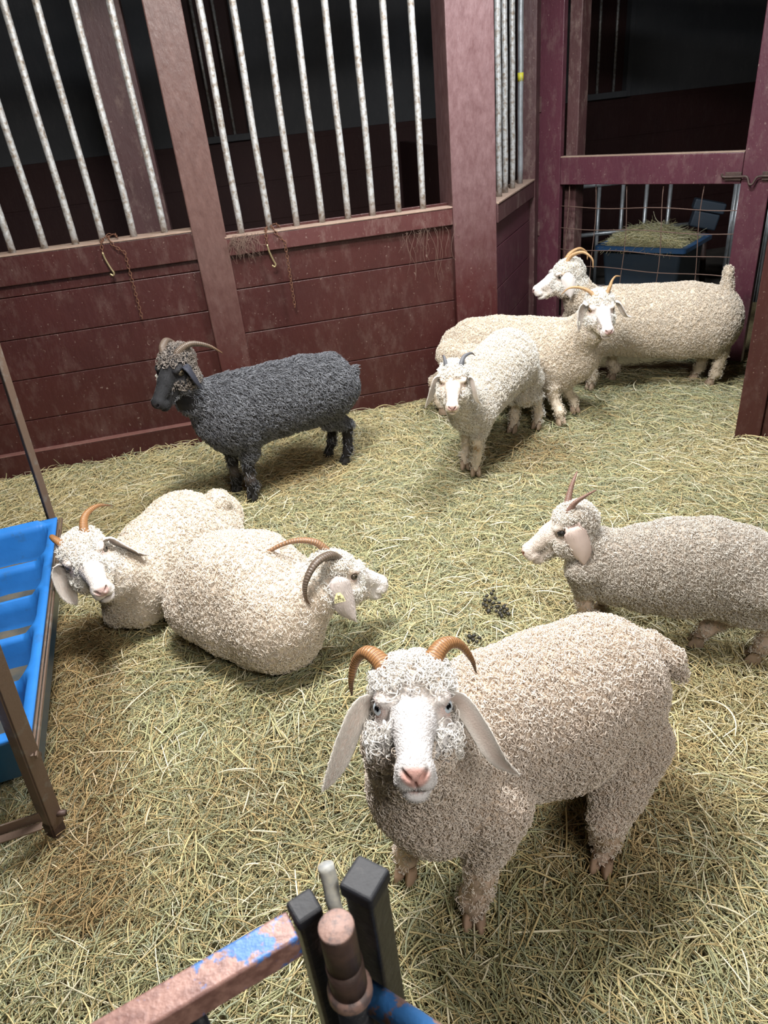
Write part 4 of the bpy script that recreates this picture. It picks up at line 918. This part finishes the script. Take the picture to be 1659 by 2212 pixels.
# ---- 8 lying goat with the numbered ear tag
a8, t8, c8 = gz(508, 1262, .225), gz(437, 1302, .155), gz(600, 1338, .18)
b8 = gz(505, 1335, .13)
g8, H8 = goat('cream goat lying down, head turned right, with long curved horns and a yellow ear tag', (float(a8[0]), float(a8[1]), 0), .0042, (gz(748, 1233, .285), (22, -18, -12), .145),
     [dict(pts=[(a8 + [-.03, .02, 0], (.185, .19)), (a8 + [.06, -.03, .0], (.185, .195)), (c8, (.165, .17))], k=.07), dict(pts=[(a8, .16), (t8, .125)], k=.06), dict(pts=[(t8, .12), (b8, .14), (gz(600, 1365, .13), .13)], k=.08), dict(pts=[(a8 + [.08, .06, 0], .15), (gz(640, 1265, .12), .11)], k=.06),
      dict(pts=[(c8 + [.02, 0, .02], .135), (gz(668, 1285, .25), .10), (np.array([-.215, 2.01, .27]), .075)], k=.05),
      dict(pts=[(gz(560, 1390, .07), .09), (gz(640, 1385, .07), .08)], k=.05)],
     [], dict(W_FAR, dens=26000, r=.0042, length=.010, thick=.00105, lift=.007, cb=(.93, .86, .78)),
     [([(-.34, .20, .36), (-.75, .30, .64), (-1.25, .50, .60), (-1.75, .74, .26), (-1.95, .86, -.1)], .018, 'horn_orange'),
      ([(-.34, -.20, .36), (-.62, -.36, .50), (-1.02, -.56, .40), (-1.26, -.66, .02), (-1.24, -.66, -.34), (-1.10, -.64, -.54)], .021, 'horn_grey')],
     [(-1, [(-.44, -.40, .02), (-.44, -.58, -.02), (-.38, -.66, -.30), (-.22, -.70, -.66), (.0, -.72, -.96)], dict(width=.56, wdir=(1, -.1, .2), col=(.70, .62, .58))),
      (1, [(-.30, .42, .02), (-.28, .60, -.02), (-.22, .68, -.30), (-.10, .72, -.66), (.06, .74, -.98)], dict(width=.5, wdir=(1, .1, .2)))],
     hide=(.78, .66, .54), iris=(.1, .08, .06), face=(.84, .79, .75), noseC=(.5, .36, .34), bare=(.5, .2), fleece=80000)
# numbered tag pierced through its near ear
tgc = H8.w(-.46, -.70, -.40); nx8 = unit(CAM - tgc); nx8 = unit(-H8.s * .3 + nx8 * .9); rx = unit(np.cross(UPZ, nx8)); ry = np.cross(nx8, rx); tgc = tgc + nx8 * .02
bm = bmesh.new(); vs = [bm.verts.new(tgc + rx * x + ry * y) for x, y in ((-.0185, -.012), (.0185, -.012), (.0145, .006), (.006, .019), (-.006, .019), (-.0145, .006))]
fc = bm.faces.new(vs); r_ = bmesh.ops.extrude_face_region(bm, geom=[fc]); bmesh.ops.translate(bm, verts=[v for v in r_['geom'] if isinstance(v, bmesh.types.BMVert)], vec=tuple(nx8 * .0018))
tg = bm_obj('ear_tag', bm, MAT['tag'], g8)
q = tgc + ry * .011; tube('tag_button', [q, q + nx8 * .006], .0055, MAT['tag'], tg, 12)
fcv = bpy.data.curves.new('t', 'FONT'); fcv.body = '0276'; fcv.size = .015; fcv.align_x = 'CENTER'; fcv.extrude = .0001
fo = bpy.data.objects.new('t', fcv); COL.objects.link(fo); bpy.context.view_layer.update()
me = bpy.data.meshes.new_from_object(fo.evaluated_get(bpy.context.evaluated_depsgraph_get())); bpy.data.objects.remove(fo)
Mx = Matrix(((rx[0], ry[0], nx8[0], 0), (rx[1], ry[1], nx8[1], 0), (rx[2], ry[2], nx8[2], 0), (0, 0, 0, 1))); Mx.translation = Vector(tgc + nx8 * .0026 - ry * .0095); me.transform(Mx)
link_mesh('tag_number', me, MAT['ink'], tg)
# white tags in the ears of the dark goat and of the goat whose head is turned
def plain_tag(root, H, at, nrm, w_=.011, h_=.014):
    c = H.w(*at); n_ = unit(H.wv(nrm)); r_x = unit(np.cross(UPZ, n_)); r_y = np.cross(n_, r_x); bm = bmesh.new(); add_box(bm, c, (r_x, r_y, n_), (w_, h_, .001)); o = bm_obj('ear_tag', bm, MAT['tag_white'], root, bevel=.0009)
    tube('tag_button', [c + r_y * h_ * .5, c + r_y * h_ * .5 + n_ * .005], .005, MAT['tag_white'], o, 10)
plain_tag(g2, H2, (-.02, -.80, -.42), (.6, -.8, 0)); plain_tag(g4, H4, (.04, -.80, -.48), (.7, -.7, .1), .009, .011)
# ------------------------------------------------------------------ blue trough on its steel stand
ZR = .34
tr = gz(123, 1117, ZR); tf = gz(66, 1585, ZR); tl = np.linalg.norm(tf - tr); tu = unit(tf - tr); tv = np.array([tu[1], -tu[0], 0]); tv = tv if tv[0] < 0 else -tv
tro = empty('feed_trough', (float(tr[0]), float(tr[1]), 0)); tag(tro, 'blue ribbed plastic feed trough on a rusty steel stand at the left edge', 'trough')
TW = .62; us = []; rim = .045
ridges = np.linspace(rim, tl - rim, 6)
def prof(u, v):
    if u < rim * .75 or u > tl - rim * .75 or v < rim * .75 or v > TW - rim * .75: return ZR
    k = int(np.clip(np.searchsorted(ridges, u) - 1, 0, 4)); t = (u - ridges[k]) / (ridges[k + 1] - ridges[k])
    d = .13 if t < .5 else .13
    z = ZR - .022 - d * (min(t / .12, 1) if t < .72 else max(0, (1 - t) / .28) ** 1.2)
    if k == 0 and t < .12: z = ZR - (.022 + d) * t / .12
    e = min((v - rim * .75) / .03, (TW - rim * .75 - v) / .03, 1); return ZR + (z - ZR) * max(0, min(1, e))
nu, nv = 150, 50; ug = np.linspace(0, tl, nu); vg = np.linspace(0, TW, nv); V = []
for u in ug:
    for v in vg:
        V.append(tr + tu * u + tv * v + UPZ * (prof(u, v) - ZR))
idx = np.arange(nu * nv).reshape(nu, nv); Fq = np.stack([idx[:-1, :-1], idx[1:, :-1], idx[1:, 1:], idx[:-1, 1:]], -1).reshape(-1, 4).tolist()
edge = list(idx[0, :]) + list(idx[1:, -1]) + list(idx[-1, -2::-1]) + list(idx[-2:0:-1, 0]); ne = len(edge); cen = tr + tu * tl / 2 + tv * TW / 2
prev = edge
for dz, ins in ((-.012, .0), (-.014, .05), (-.19, .13)):
    cur = []
    for i in edge:
        p = V[i]; q = p + (cen - p) * np.array([1, 1, 0]) * ins / 1.2; cur.append(len(V)); V.append(np.array([q[0], q[1], ZR + dz]))
    for k in range(ne): Fq.append([prev[k], prev[(k + 1) % ne], cur[(k + 1) % ne], cur[k]])
    prev = cur
Fq.append(prev)
tb = np_mesh('tub', V, Fq, MAT['trough'], tro)
sb = []
for k in range(5):
    u0, u1 = ridges[k] + .02, ridges[k + 1] - .045; n = 8
    Vv = [tr + tu * (u0 + (u1 - u0) * i / n) + tv * (.07 + (TW - .14) * j / n) + UPZ * (-.132 + .012 * N2(i * .9 + k * 7, j * .8) + .02 * (i / n) ** 2) for i in range(n + 1) for j in range(n + 1)]
    sb.append((np.array(Vv), [[i * (n + 1) + j, (i + 1) * (n + 1) + j, (i + 1) * (n + 1) + j + 1, i * (n + 1) + j + 1] for i in range(n) for j in range(n)]))
V, Fq = merge(sb); np_mesh('feed_dirt', V, Fq, MAT['silt'], tro)
def angle_iron(name, p, q, a, b, parent, m='leg_steel', w=.038, t=.005):
    "L section from p to q with flanges along a and b"
    p, q, a, b = map(lambda x: np.asarray(x, float), (p, q, a, b)); d = unit(q - p); a = unit(a - d * d.dot(a)); b = unit(b - d * d.dot(b) - a * a.dot(b)); L = np.linalg.norm(q - p); bm = bmesh.new()
    add_box(bm, (p + q) / 2 + a * w / 2, (d, a, b), (L / 2, w / 2, t / 2)); add_box(bm, (p + q) / 2 + b * (w / 2 + t / 2), (d, b, a), (L / 2, w / 2 - t / 2, t / 2))
    return bm_obj(name, bm, MAT[m], parent, bevel=.001)
fpt = gz(122, 1812, 0.0); ftop = gy(-120, 1180, fpt[1] + .0); dirl = unit(ftop - fpt)
lg = angle_iron('leg', fpt + dirl * .035, fpt + dirl * 1.25, tu * -1 + tv * -.9, tu * -.4 + tv * 1, tro)
angle_iron('leg_foot', fpt, fpt + dirl * .055, tu * -1 + tv * -.9, tu * -.4 + tv * 1, lg, 'rust', .034)
bk0 = gy(128, 1145, tr[1] + .05); bk1 = gy(0, 745, tr[1] + .05); db = unit(bk1 - bk0); bk = bk0 - db * (bk0[2] / db[2])
angle_iron('leg', bk, bk + db * 1.5, tu + tv * .5, tv * 1 - tu * .5, tro)
angle_iron('side_rail', tr + UPZ * -.03 - tv * .006 - tu * .05, tf + UPZ * -.03 - tv * .006 + tu * .05, -UPZ, tv, tro, w=.012)
lo0 = gz(92, 1772, .09); angle_iron('cross_rail', lo0, lo0 + tv * 1.0, UPZ, tu, tro, 'leg_steel', .03)
for px, py, z in ((72, 1632, .26), (128, 1757, .07)):
    p = gz(px, py, z); tube('bolt', [p - np.array([.012, 0, 0]), p + np.array([.018, 0, 0])], .009, MAT['rust'], tro, 6)

# ------------------------------------------------------------------ steel gates and post close to the camera
def square_from(pts, z):
    P = [gz(x, y, z) for x, y in pts]; c = sum(P) / 4; a = unit((P[1] - P[0]) + (P[2] - P[3])); b = np.array([-a[1], a[0], 0]); s = sum(np.linalg.norm(P[i] - P[(i + 1) % 4]) for i in range(4)) / 4; return c, a, b, s / 2
def post(parent, pts, z, name_post, capm, cap_h=.02, bot=-.02):
    c, a, b, h = square_from(pts, z); c = c + (np.array([.004, .006, 0]) if z > .94 else 0); bm = bmesh.new(); add_box(bm, c * [1, 1, 0] + UPZ * ((z - .006 + bot) / 2), (a, b, UPZ), (h * .86, h * .86, (z - .006 - bot) / 2)); p = bm_obj(name_post, bm, MAT['black'], parent, bevel=.004, seg=3)
    bm = bmesh.new(); add_box(bm, c * [1, 1, 0] + UPZ * (z - cap_h / 2), (a, b, UPZ), (h, h, cap_h / 2)); bm_obj('cap', bm, MAT[capm], parent, bevel=.004, seg=3); return c, a, b, h
c, *_ = square_from([(764, 1855), (837, 1887), (792, 1965), (723, 1924)], .955)
gp1 = empty('gate_post', (float(c[0]), float(c[1]), 0)); tag(gp1, 'tall square black steel post with a glossy cap, nearest the camera', 'post')
post(gp1, [(764, 1855), (837, 1887), (792, 1965), (723, 1924)], .955, 'upright', 'black_cap')
c, a_, b__, h_ = square_from([(668, 1913), (697, 1960), (644, 2001), (615, 1948)], .93)
lgt = empty('steel_gate', (float(c[0]), float(c[1]), 0)); tag(lgt, 'steel hurdle with a rusty top tube flecked with blue paint at the bottom left', 'gate')
post(lgt, [(668, 1913), (697, 1960), (644, 2001), (615, 1948)], .93, 'upright', 'black_cap', .016)
A1, A2, B1, B2 = gz(613, 1962, .925), gz(200, 2212, .925), gz(652, 2030, .925), gz(333, 2205, .925)
w_ = (np.linalg.norm(A1 - B1) + np.linalg.norm(A2 - B2)) / 2; s0 = (A1 + B1) / 2; dr = unit((A2 + B2) / 2 - s0)
bm = bmesh.new(); sdx = np.array([-dr[1], dr[0], 0]); wt = .034; add_box(bm, s0 + dr * .7 + UPZ * (-wt / 2), (dr, sdx, UPZ), (.7, wt / 2, wt / 2)); bm_obj('top_rail', bm, MAT['tube_paint'], lgt, bevel=.003, seg=3)
q = s0 + dr * .115; tube('bar', [q * [1, 1, 0] + UPZ * .05, q * [1, 1, 0] + UPZ * (.925 - wt)], .009, MAT['black'], lgt)
q = s0 + dr * .5; tube('bar', [q * [1, 1, 0] + UPZ * .05, q * [1, 1, 0] + UPZ * (.925 - wt)], .009, MAT['black'], lgt)
bm = bmesh.new(); add_box(bm, (s0 + dr * .7) * [1, 1, 0] + UPZ * .07, (dr, sdx, UPZ), (.7, wt / 2, wt / 2)); bm_obj('bottom_rail', bm, MAT['rust'], lgt, bevel=.003)
pc = gz(729, 1993, .95); rg = empty('steel_gate', (float(pc[0]), float(pc[1]), 0)); tag(rg, 'steel hurdle with a round rusty hinge pin and a blue pipe, bottom centre', 'gate')
px0 = pc * [1, 1, 0] + np.array([-.0015, -.003, 0])
tube('hinge_pin', [px0 + UPZ * .87, px0 + UPZ * .944, px0 + UPZ * .947], [.0185, .0185, .017], MAT['rust'], rg, 24)
tube('pin_cap', [px0 + UPZ * .9465, px0 + UPZ * .949, px0 + UPZ * .950], [.0183, .0183, .017], MAT['rust_light'], rg, 24)
tube('sleeve', [px0 + UPZ * .84, px0 + UPZ * .885], .0198, MAT['rust'], rg, 24)
tube('collar', [px0 + UPZ * .822, px0 + UPZ * .826, px0 + UPZ * .836, px0 + UPZ * .84], [.0225, .0245, .0245, .0225], MAT['rust_light'], rg, 24)
tube('upright', [px0 + UPZ * -.01, px0 + UPZ * .83], .019, MAT['black'], rg, 24)
e0 = gz(800, 2122, .80); e1 = gz(975, 2235, .80); de = unit(e1 - e0); st_ = px0 + UPZ * .80 + unit(e0 - (px0 + UPZ * .8)) * .015
tube('top_rail', [st_, st_ + de * 1.1], .0155, MAT['pipe_paint'], rg, 20)
tube('bottom_rail', [st_ * [1, 1, 0] + UPZ * .12, (st_ + de * 1.1) * [1, 1, 0] + UPZ * .12], .0155, MAT['pipe_paint'], rg, 16)
p0, p1_ = gz(703, 1868, .955), gz(722, 1955, .915); t_ = tube('plastic_strap', [p0, (p0 + p1_) / 2 + [.001, 0, 0], p1_, p1_ + [0.004, .004, -.06]], [.0088, .0088, .008, .0075], MAT['white_plastic'], None, 10, 12)
tag(t_, 'short grubby white plastic strap end sticking up between the two black caps', 'strap')

# ------------------------------------------------------------------ behind the gate
ZB = .52
cs_ = [gz(1283, 532, ZB), gz(1481, 540, ZB), gz(1500, 500, ZB), gz(1304, 496, ZB)]
ux = unit(cs_[1] - cs_[0]); uy = np.array([-ux[1], ux[0], 0]); bw = np.linalg.norm(cs_[1] - cs_[0]); bd = .60
fl0 = cs_[0]; bn = empty('storage_bin', tuple(float(x) for x in (fl0 + ux * bw / 2 + uy * bd / 2) * [1, 1, 0])); tag(bn, 'dark blue plastic bin heaped with hay behind the wire mesh of the gate', 'bin')
cb_ = fl0 + ux * bw / 2 + uy * bd / 2
def ring(hx, hy, z, r=.03, n=5):
    out = []
    for sx, sy, a0 in ((1, 1, 0), (-1, 1, 90), (-1, -1, 180), (1, -1, 270)):
        for i in range(n):
            a = math.radians(a0 + 90 * i / (n - 1)); out.append(cb_ * [1, 1, 0] + ux * (sx * (hx - r) + r * math.cos(a)) + uy * (sy * (hy - r) + r * math.sin(a)) + UPZ * z)
    return out
def rings_mesh(name, rs, m, parent, capb=True):
    n = len(rs[0]); V = [p for r in rs for p in r]; Fq = [[i * n + j, i * n + (j + 1) % n, (i + 1) * n + (j + 1) % n, (i + 1) * n + j] for i in range(len(rs) - 1) for j in range(n)]
    if capb: Fq.append(list(range((len(rs) - 1) * n, len(rs) * n)))
    return np_mesh(name, V, Fq, m, parent, sm=False)
hx, hy = bw / 2, bd / 2
rings_mesh('tub', [ring(hx - .045, hy - .045, ZB - .01), ring(hx - .045, hy - .045, ZB - .035), ring(hx - .09, hy - .09, -.07)], MAT['bin_out'], bn)
rings_mesh('rim', [ring(hx - .04, hy - .04, ZB - .035), ring(hx, hy, ZB - .03), ring(hx, hy, ZB), ring(hx - .01, hy - .01, ZB + .004), ring(hx - .045, hy - .045, ZB), ring(hx - .07, hy - .07, ZB - .2)], MAT['bin_in'], bn, False)
def bgpost(name, px, py0, py1, y, r, m, parent=None):
    p, q = gy(px, py0, y), gy(px, py1, y); q = np.array([p[0], p[1], q[2]]); return tube(name, [p, q], r, m, parent, 8)
pg = empty('pipe_panel', tuple(float(x) for x in gy(1354, 540, 6.4) * [1, 1, 0])); tag(pg, 'pale vertical pipes of a panel in the dark behind the hay bin', 'panel')
c1 = gy(1304, 460, 6.4); c3 = gy(1405, 460, 6.4); dd_ = unit((c3 - c1) * [1, 1, 0])
for i in range(5):
    p = c1 + dd_ * (np.linalg.norm((c3 - c1)[:2]) / 2 * i - .25); tube('pipe', [p * [1, 1, 0] + UPZ * -.05, p * [1, 1, 0] + UPZ * .84], .016, MAT['galv_clean'], pg, 8)
for z in (.0, .45, .84): tube('pipe_rail', [c1 * [1, 1, 0] + UPZ * (z + .02) - dd_ * .3, c3 * [1, 1, 0] + UPZ * (z + .02) + dd_ * .35], .018, MAT['galv_clean'], pg, 8)
bx0 = gy(1525, 462, 6.0); bxe = empty('feed_box', tuple(float(x) for x in bx0 * [1, 1, 0])); tag(bxe, 'dim blue plastic box tilted against the corrugated sheet behind the gate', 'box')
R1 = np.array(Matrix.Rotation(-.28, 3, Vector(RM[:, 2])))
xb, yb = R1 @ unit(np.array([1, -.2, 0])), R1 @ UPZ; zb = np.cross(xb, yb)
for dy, hh, wv_, nm in ((.06, .04, .12, 'lid'), (-.045, .06, .10, 'box_body')):
    bm = bmesh.new(); add_box(bm, bx0 + yb * dy, (xb, yb, zb), (wv_, hh, .08)); bm_obj(nm, bm, MAT['bin_out'], bxe, bevel=.012)
tube('stand', [bx0 - UPZ * .1, np.array([bx0[0] + .05, bx0[1], -.07])], .025, MAT['rust'], bxe, 8)
cs0 = gy(1578, 500, 5.75); V = []; 
for i in range(61):
    for z in (-.07, .95): V.append(np.array([cs0[0] - .02 + .3 * i / 60, cs0[1] - .12 * i / 60 + .012 * math.sin(i * 1.55), z]))
o = np_mesh('corrugated_sheet', V, [[2 * i, 2 * i + 2, 2 * i + 3, 2 * i + 1] for i in range(60)], MAT['galv_clean']); o.modifiers.new('thick', 'SOLIDIFY').thickness = .002
tag(o, 'dark corrugated metal sheet standing behind the gate stile with the latch', 'sheet')
for k, (px, py) in enumerate(((1215, 585), (1220, 600))):
    p = gz(px, py, -.05); bm = bmesh.new(); add_box(bm, p + UPZ * .0, (unit([1, -.3, 0]), unit([.3, 1, 0]), UPZ), (.2, .05, .025)); o = bm_obj('timber', bm, MAT['dust_top'], bevel=.003)
    tag(o, ['dim timber lying behind the gate, upper of the two left of the bin', 'dim timber lying behind the gate, lower of the two left of the bin'][k], 'timber', 'timbers left of the hay bin')

# ------------------------------------------------------------------ droppings
prot = None; ico = bmesh.new(); bmesh.ops.create_icosphere(ico, subdivisions=2, radius=1.0); dm = bpy.data.meshes.new('dropping'); ico.to_mesh(dm); ico.free(); dm.materials.append(MAT['dropping']); smooth(dm)
spots = [(1052, 1300), (1062, 1296), (1070, 1305), (1058, 1310), (1048, 1308), (1066, 1315), (1075, 1322), (1082, 1328), (1090, 1332), (1095, 1326), (1080, 1336), (1072, 1332), (1088, 1322), (1062, 1324), (1050, 1320), (1044, 1316), (1098, 1336), (1078, 1314), (1092, 1318), (1056, 1332), (1066, 1290), (1084, 1342)]
spots2 = [(1015, 1384), (1022, 1390), (1030, 1394), (1012, 1394), (1024, 1382), (1036, 1386)]
for grp, lab, sp in (('droppings between the lying goat and the young goat', 'small black dropping in the scattered pile left of the young goat', spots), ('droppings above the horn', 'small black dropping just above the near goat right horn', spots2)):
    for px, py in sp:
        p = gz(px, py, 0); z = float(hgt(p[0], p[1])) + .046
        o = bpy.data.objects.new('dropping', dm); COL.objects.link(o); o.location = (p[0], p[1], z); s_ = random.uniform(.0055, .0085); o.scale = (s_ * 1.25, s_, s_ * .95); o.rotation_euler = (0, random.uniform(-.4, .4), random.uniform(0, 3.1)); tag(o, lab, 'dropping', grp)

# ------------------------------------------------------------------ hay
def in_view(x, y, z=0, mar=.12):
    "generous: the camera's field widened by a margin"
    q = np.stack([x, y, np.full_like(x, z)], -1) - CAM; c = q @ RM; d = -c[..., 2]
    X = F_PX * c[..., 0] / np.maximum(d, .05); Yp = F_PX * c[..., 1] / np.maximum(d, .05)
    return (d > .1) & (np.abs(X) < IW / 2 * (1 + mar) + 160) & (np.abs(Yp) < IH / 2 * (1 + mar) + 120)
def hay(name, n, lab, zoff=(.0, .03), rr=(.0007, .0017), ln=(.05, .16), k=6, seed=1, region=None, tint=None, pale=.0):
    g = np.random.default_rng(seed); x = g.uniform(-3.2, 3.2, n * 5); y = g.uniform(-.2, 5.7, n * 5)
    w = wall_dist(x, y); ok = in_view(x, y) & ((w > .045))
    sdist = (x - B0[0]) * BD[1] - (y - B0[1]) * BD[0]; ok &= ~((y > 4.22) & (sdist < .04))
    gdist = -((x - G0[0]) * -GD[1] + (y - G0[1]) * GD[0]); ok &= (gdist > -.35) | (x < 1.0)
    # denser close to the camera, where single stalks are large
    ok &= g.random(len(x)) < np.clip(1.25 - .17 * y, .45, 1)
    x, y = x[ok][:n], y[ok][:n]; n = len(x)
    swirl = 2 * PI * N3(x * 1.1 + 3, y * 1.1 + 8) * 1.6; th = swirl + g.normal(0, 1.0, n)
    L = np.exp(g.uniform(math.log(ln[0]), math.log(ln[1]), n)); cv = g.normal(0, 1.25, n) * (g.random(n) < .75) ; pit = g.normal(0, .10, n); bow = np.abs(g.normal(0, .012, n))
    s = np.linspace(-.5, .5, k)[None]; a = th[:, None] + cv[:, None] * s * L[:, None] * 4
    dx = np.cos(a) * (L / (k - 1))[:, None]; dy = np.sin(a) * (L / (k - 1))[:, None]
    X = x[:, None] + np.cumsum(dx, 1) - dx.sum(1, keepdims=True) / 2; Yy = y[:, None] + np.cumsum(dy, 1) - dy.sum(1, keepdims=True) / 2
    wv_ = wall_dist(X, Yy); inside = (wv_.min(1) < .035) & (x < 1.0)
    lay = g.random(n) ** 1.3; fluff = .6 + .9 * N4(x * 3.1, y * 3.1)
    Z = hgt(X, Yy) + (zoff[0] + (zoff[1] - zoff[0]) * lay * fluff)[:, None] + (pit * L)[:, None] * s + bow[:, None] * (1 - 4 * s * s) * .6
    P = np.stack([X, Yy, Z], -1)[~inside]; x, y, lay, L = x[~inside], y[~inside], lay[~inside], L[~inside]; n = len(x)
    R = (rr[0] + (rr[1] - rr[0]) * g.random(n) ** 2.2)[:, None] * np.array([.75, 1, 1, 1, .9, .5][:k])[None]
    pal = np.array([(.66, .54, .28), (.56, .50, .27), (.42, .42, .23), (.46, .35, .17), (.80, .73, .52), (.36, .38, .25)])
    gr = np.clip(N1(x * 1.3 + 20, y * 1.3 + 11) * 1.8 - .45 + .5 * np.exp(-((x - .6) ** 2 + (y - 3.1) ** 2) / .8), 0, 1)
    ye = np.clip(1.1 - wall_dist(x, y) / .9, 0, 1) * (x < .3)
    br = np.clip(np.exp(-((x + 1.02 + .3 * (y - 1.6)) ** 2) / .02) * (y < 2.3) * (y > 1.0) * 1.2 + np.exp(-((x - .50) ** 2 + (y - 1.22) ** 2) / .05) + .9 * np.exp(-((x + .42) ** 2 + (y - 3.42) ** 2) / .05) + .9 * np.exp(-((x - .80) ** 2 + (y - 3.35) ** 2) / .05) + .8 * np.exp(-((x + .45) ** 2 + (y - 1.3) ** 2) / .08) * .4, 0, 1)  # browner wet hay near goats and trough, trough shadow painted in as well
    W = np.stack([.34 + .9 * ye, .34 + .1 * gr, .12 + .6 * gr, .12 + 1.6 * br, np.full(n, .15 + pale), .03 + .45 * gr], 1); W /= W.sum(1, keepdims=True)
    u = g.random(n); ci = (u[:, None] > np.cumsum(W, 1)).sum(1).clip(0, 5); col = pal[ci] * (.72 + .5 * g.random((n, 1)))
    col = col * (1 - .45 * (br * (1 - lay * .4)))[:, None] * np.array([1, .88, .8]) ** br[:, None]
    o = curves_obj(name, P, R, col, MAT['straw']); tag(o, lab, 'hay', kind='stuff'); return o
HN = 1.0
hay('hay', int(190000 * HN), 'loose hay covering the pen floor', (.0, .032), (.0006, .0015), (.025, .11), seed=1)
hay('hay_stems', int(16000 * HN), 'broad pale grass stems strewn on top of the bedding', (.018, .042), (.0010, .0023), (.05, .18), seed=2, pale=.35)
# hay in the bin and long wisps against the kickboard
def wisps(name, C_, n, lab, spread, L, lift, seed, up=.5):
    g = np.random.default_rng(seed); k = 6; P = np.zeros((n, k, 3)); c0_ = C_(g, n); d = g.normal(0, 1, (n, 3)); d[:, 2] = np.abs(d[:, 2]) * up * g.random(n) ** 1.5; d /= np.linalg.norm(d, axis=1)[:, None]
    ll = L * (.4 + g.random(n)); s = np.linspace(-.4, .6, k); bend = g.normal(0, .35, (n, 3))
    for i in range(k): P[:, i] = c0_ + d * (ll * s[i])[:, None] + bend * (ll * s[i] ** 2)[:, None]; P[:, i, 2] -= ll * s[i] ** 2 * .5
    pal = np.array([(.66, .56, .30), (.52, .49, .26), (.4, .4, .22), (.74, .68, .46)]); col = pal[g.integers(0, 4, n)] * (.75 + .4 * g.random((n, 1)))
    o = curves_obj(name, P, np.ones((n, k)) * (.0007 + .001 * g.random((n, 1)) ** 2), col, MAT['straw']); tag(o, lab, 'hay', kind='stuff'); return o
def bin_c(g, n):
    a, b_ = g.uniform(-1, 1, n), g.uniform(-1, 1, n); z = ZB - .03 + .15 * (1 - a * a * .7) * (1 - b_ * b_ * .7) * (.5 + .5 * g.random(n)); return cb_ * [1, 1, 0] + (ux * (hx - .06))[None] * (a * .92 - .06)[:, None] + uy[None] * ((hy - .06) * b_)[:, None] + UPZ[None] * z[:, None]
wisps('hay_heap', bin_c, 5200, 'hay heaped in the dark blue bin behind the gate', 1, .13, .1, 5)
bm = bmesh.new(); bmesh.ops.create_icosphere(bm, subdivisions=4, radius=1.0)
for v in bm.verts:
    p = np.array(v.co); q = cb_ * [1, 1, 0] + ux * p[0] * (hx - .07) * 1.0 + uy * p[1] * (hy - .07) + UPZ * (ZB - .03 + p[2] * .105 + .012 * N2(p[0] * 6, p[1] * 6)); v.co = q
o = bm_obj('hay_heap_core', bm, MAT['dust_top'], sm=True); o.data.materials[0] = m_hay = simple('matted_hay', (.2, .17, .08), .95, 0, (.1, .08, .035), 60, 90, .006); tag(o, 'matted core of the hay heaped in the dark blue bin', 'hay', kind='stuff')
def wall_c(g, n):
    u = g.uniform(-.1, 1.45, n); p = np.stack([wp(a, -.06 - .05 * random.random(), 0) for a in u]); p[:, 2] = hgt(p[:, 0], p[:, 1]) + .02; return p
wisps('hay_wisps', wall_c, 420, 'long golden hay wisps standing against the kickboard', 1, .12, .1, 6, up=.9)
# ------------------------------------------------------------------ lights
def area(name, loc, size, power, color, aim=None, sy=None):
    l = bpy.data.lights.new(name, 'AREA'); l.energy = power; l.color = color; l.shape = 'RECTANGLE'; l.size = size; l.size_y = sy or size
    o = bpy.data.objects.new(name, l); COL.objects.link(o); o.location = loc
    if aim is not None:
        o.rotation_euler = (Vector(aim) - Vector(loc)).to_track_quat('-Z', 'Y').to_euler()
    return o
area('ceiling_lamp', (-.35, 1.85, 2.86), .6, 92, (1.0, .98, .95), (-.1, 2.1, 0))
area('ceiling_lamp', (.95, 3.1, 2.86), .45, 72, (.9, .95, 1.0), (.7, 3.1, 0))
area('fill_light', (1.0, -.7, 2.8), 1.2, 40, (1.0, .96, .9), (0, 2.4, .2), .3)  # added unseen fill, brightens the near goat's flank and the front hay
w = bpy.data.worlds.new('world'); S.world = w; w.use_nodes = True
w.node_tree.nodes['Background'].inputs[0].default_value = (.5, .55, .65, 1); w.node_tree.nodes['Background'].inputs[1].default_value = .05

S.view_settings.view_transform = 'Standard'; S.view_settings.look = 'None'; S.view_settings.exposure = 0.43; S.view_settings.gamma = 1.0
S.view_settings.use_curve_mapping = False
cy = S.cycles
cy.max_bounces = 4; cy.diffuse_bounces = 2; cy.glossy_bounces = 2; cy.transmission_bounces = 1; cy.transparent_max_bounces = 4
cy.caustics_reflective = False; cy.caustics_refractive = False; cy.sample_clamp_indirect = 4.0
cy.use_adaptive_sampling = True; cy.adaptive_threshold = .06; cy.adaptive_min_samples = 16
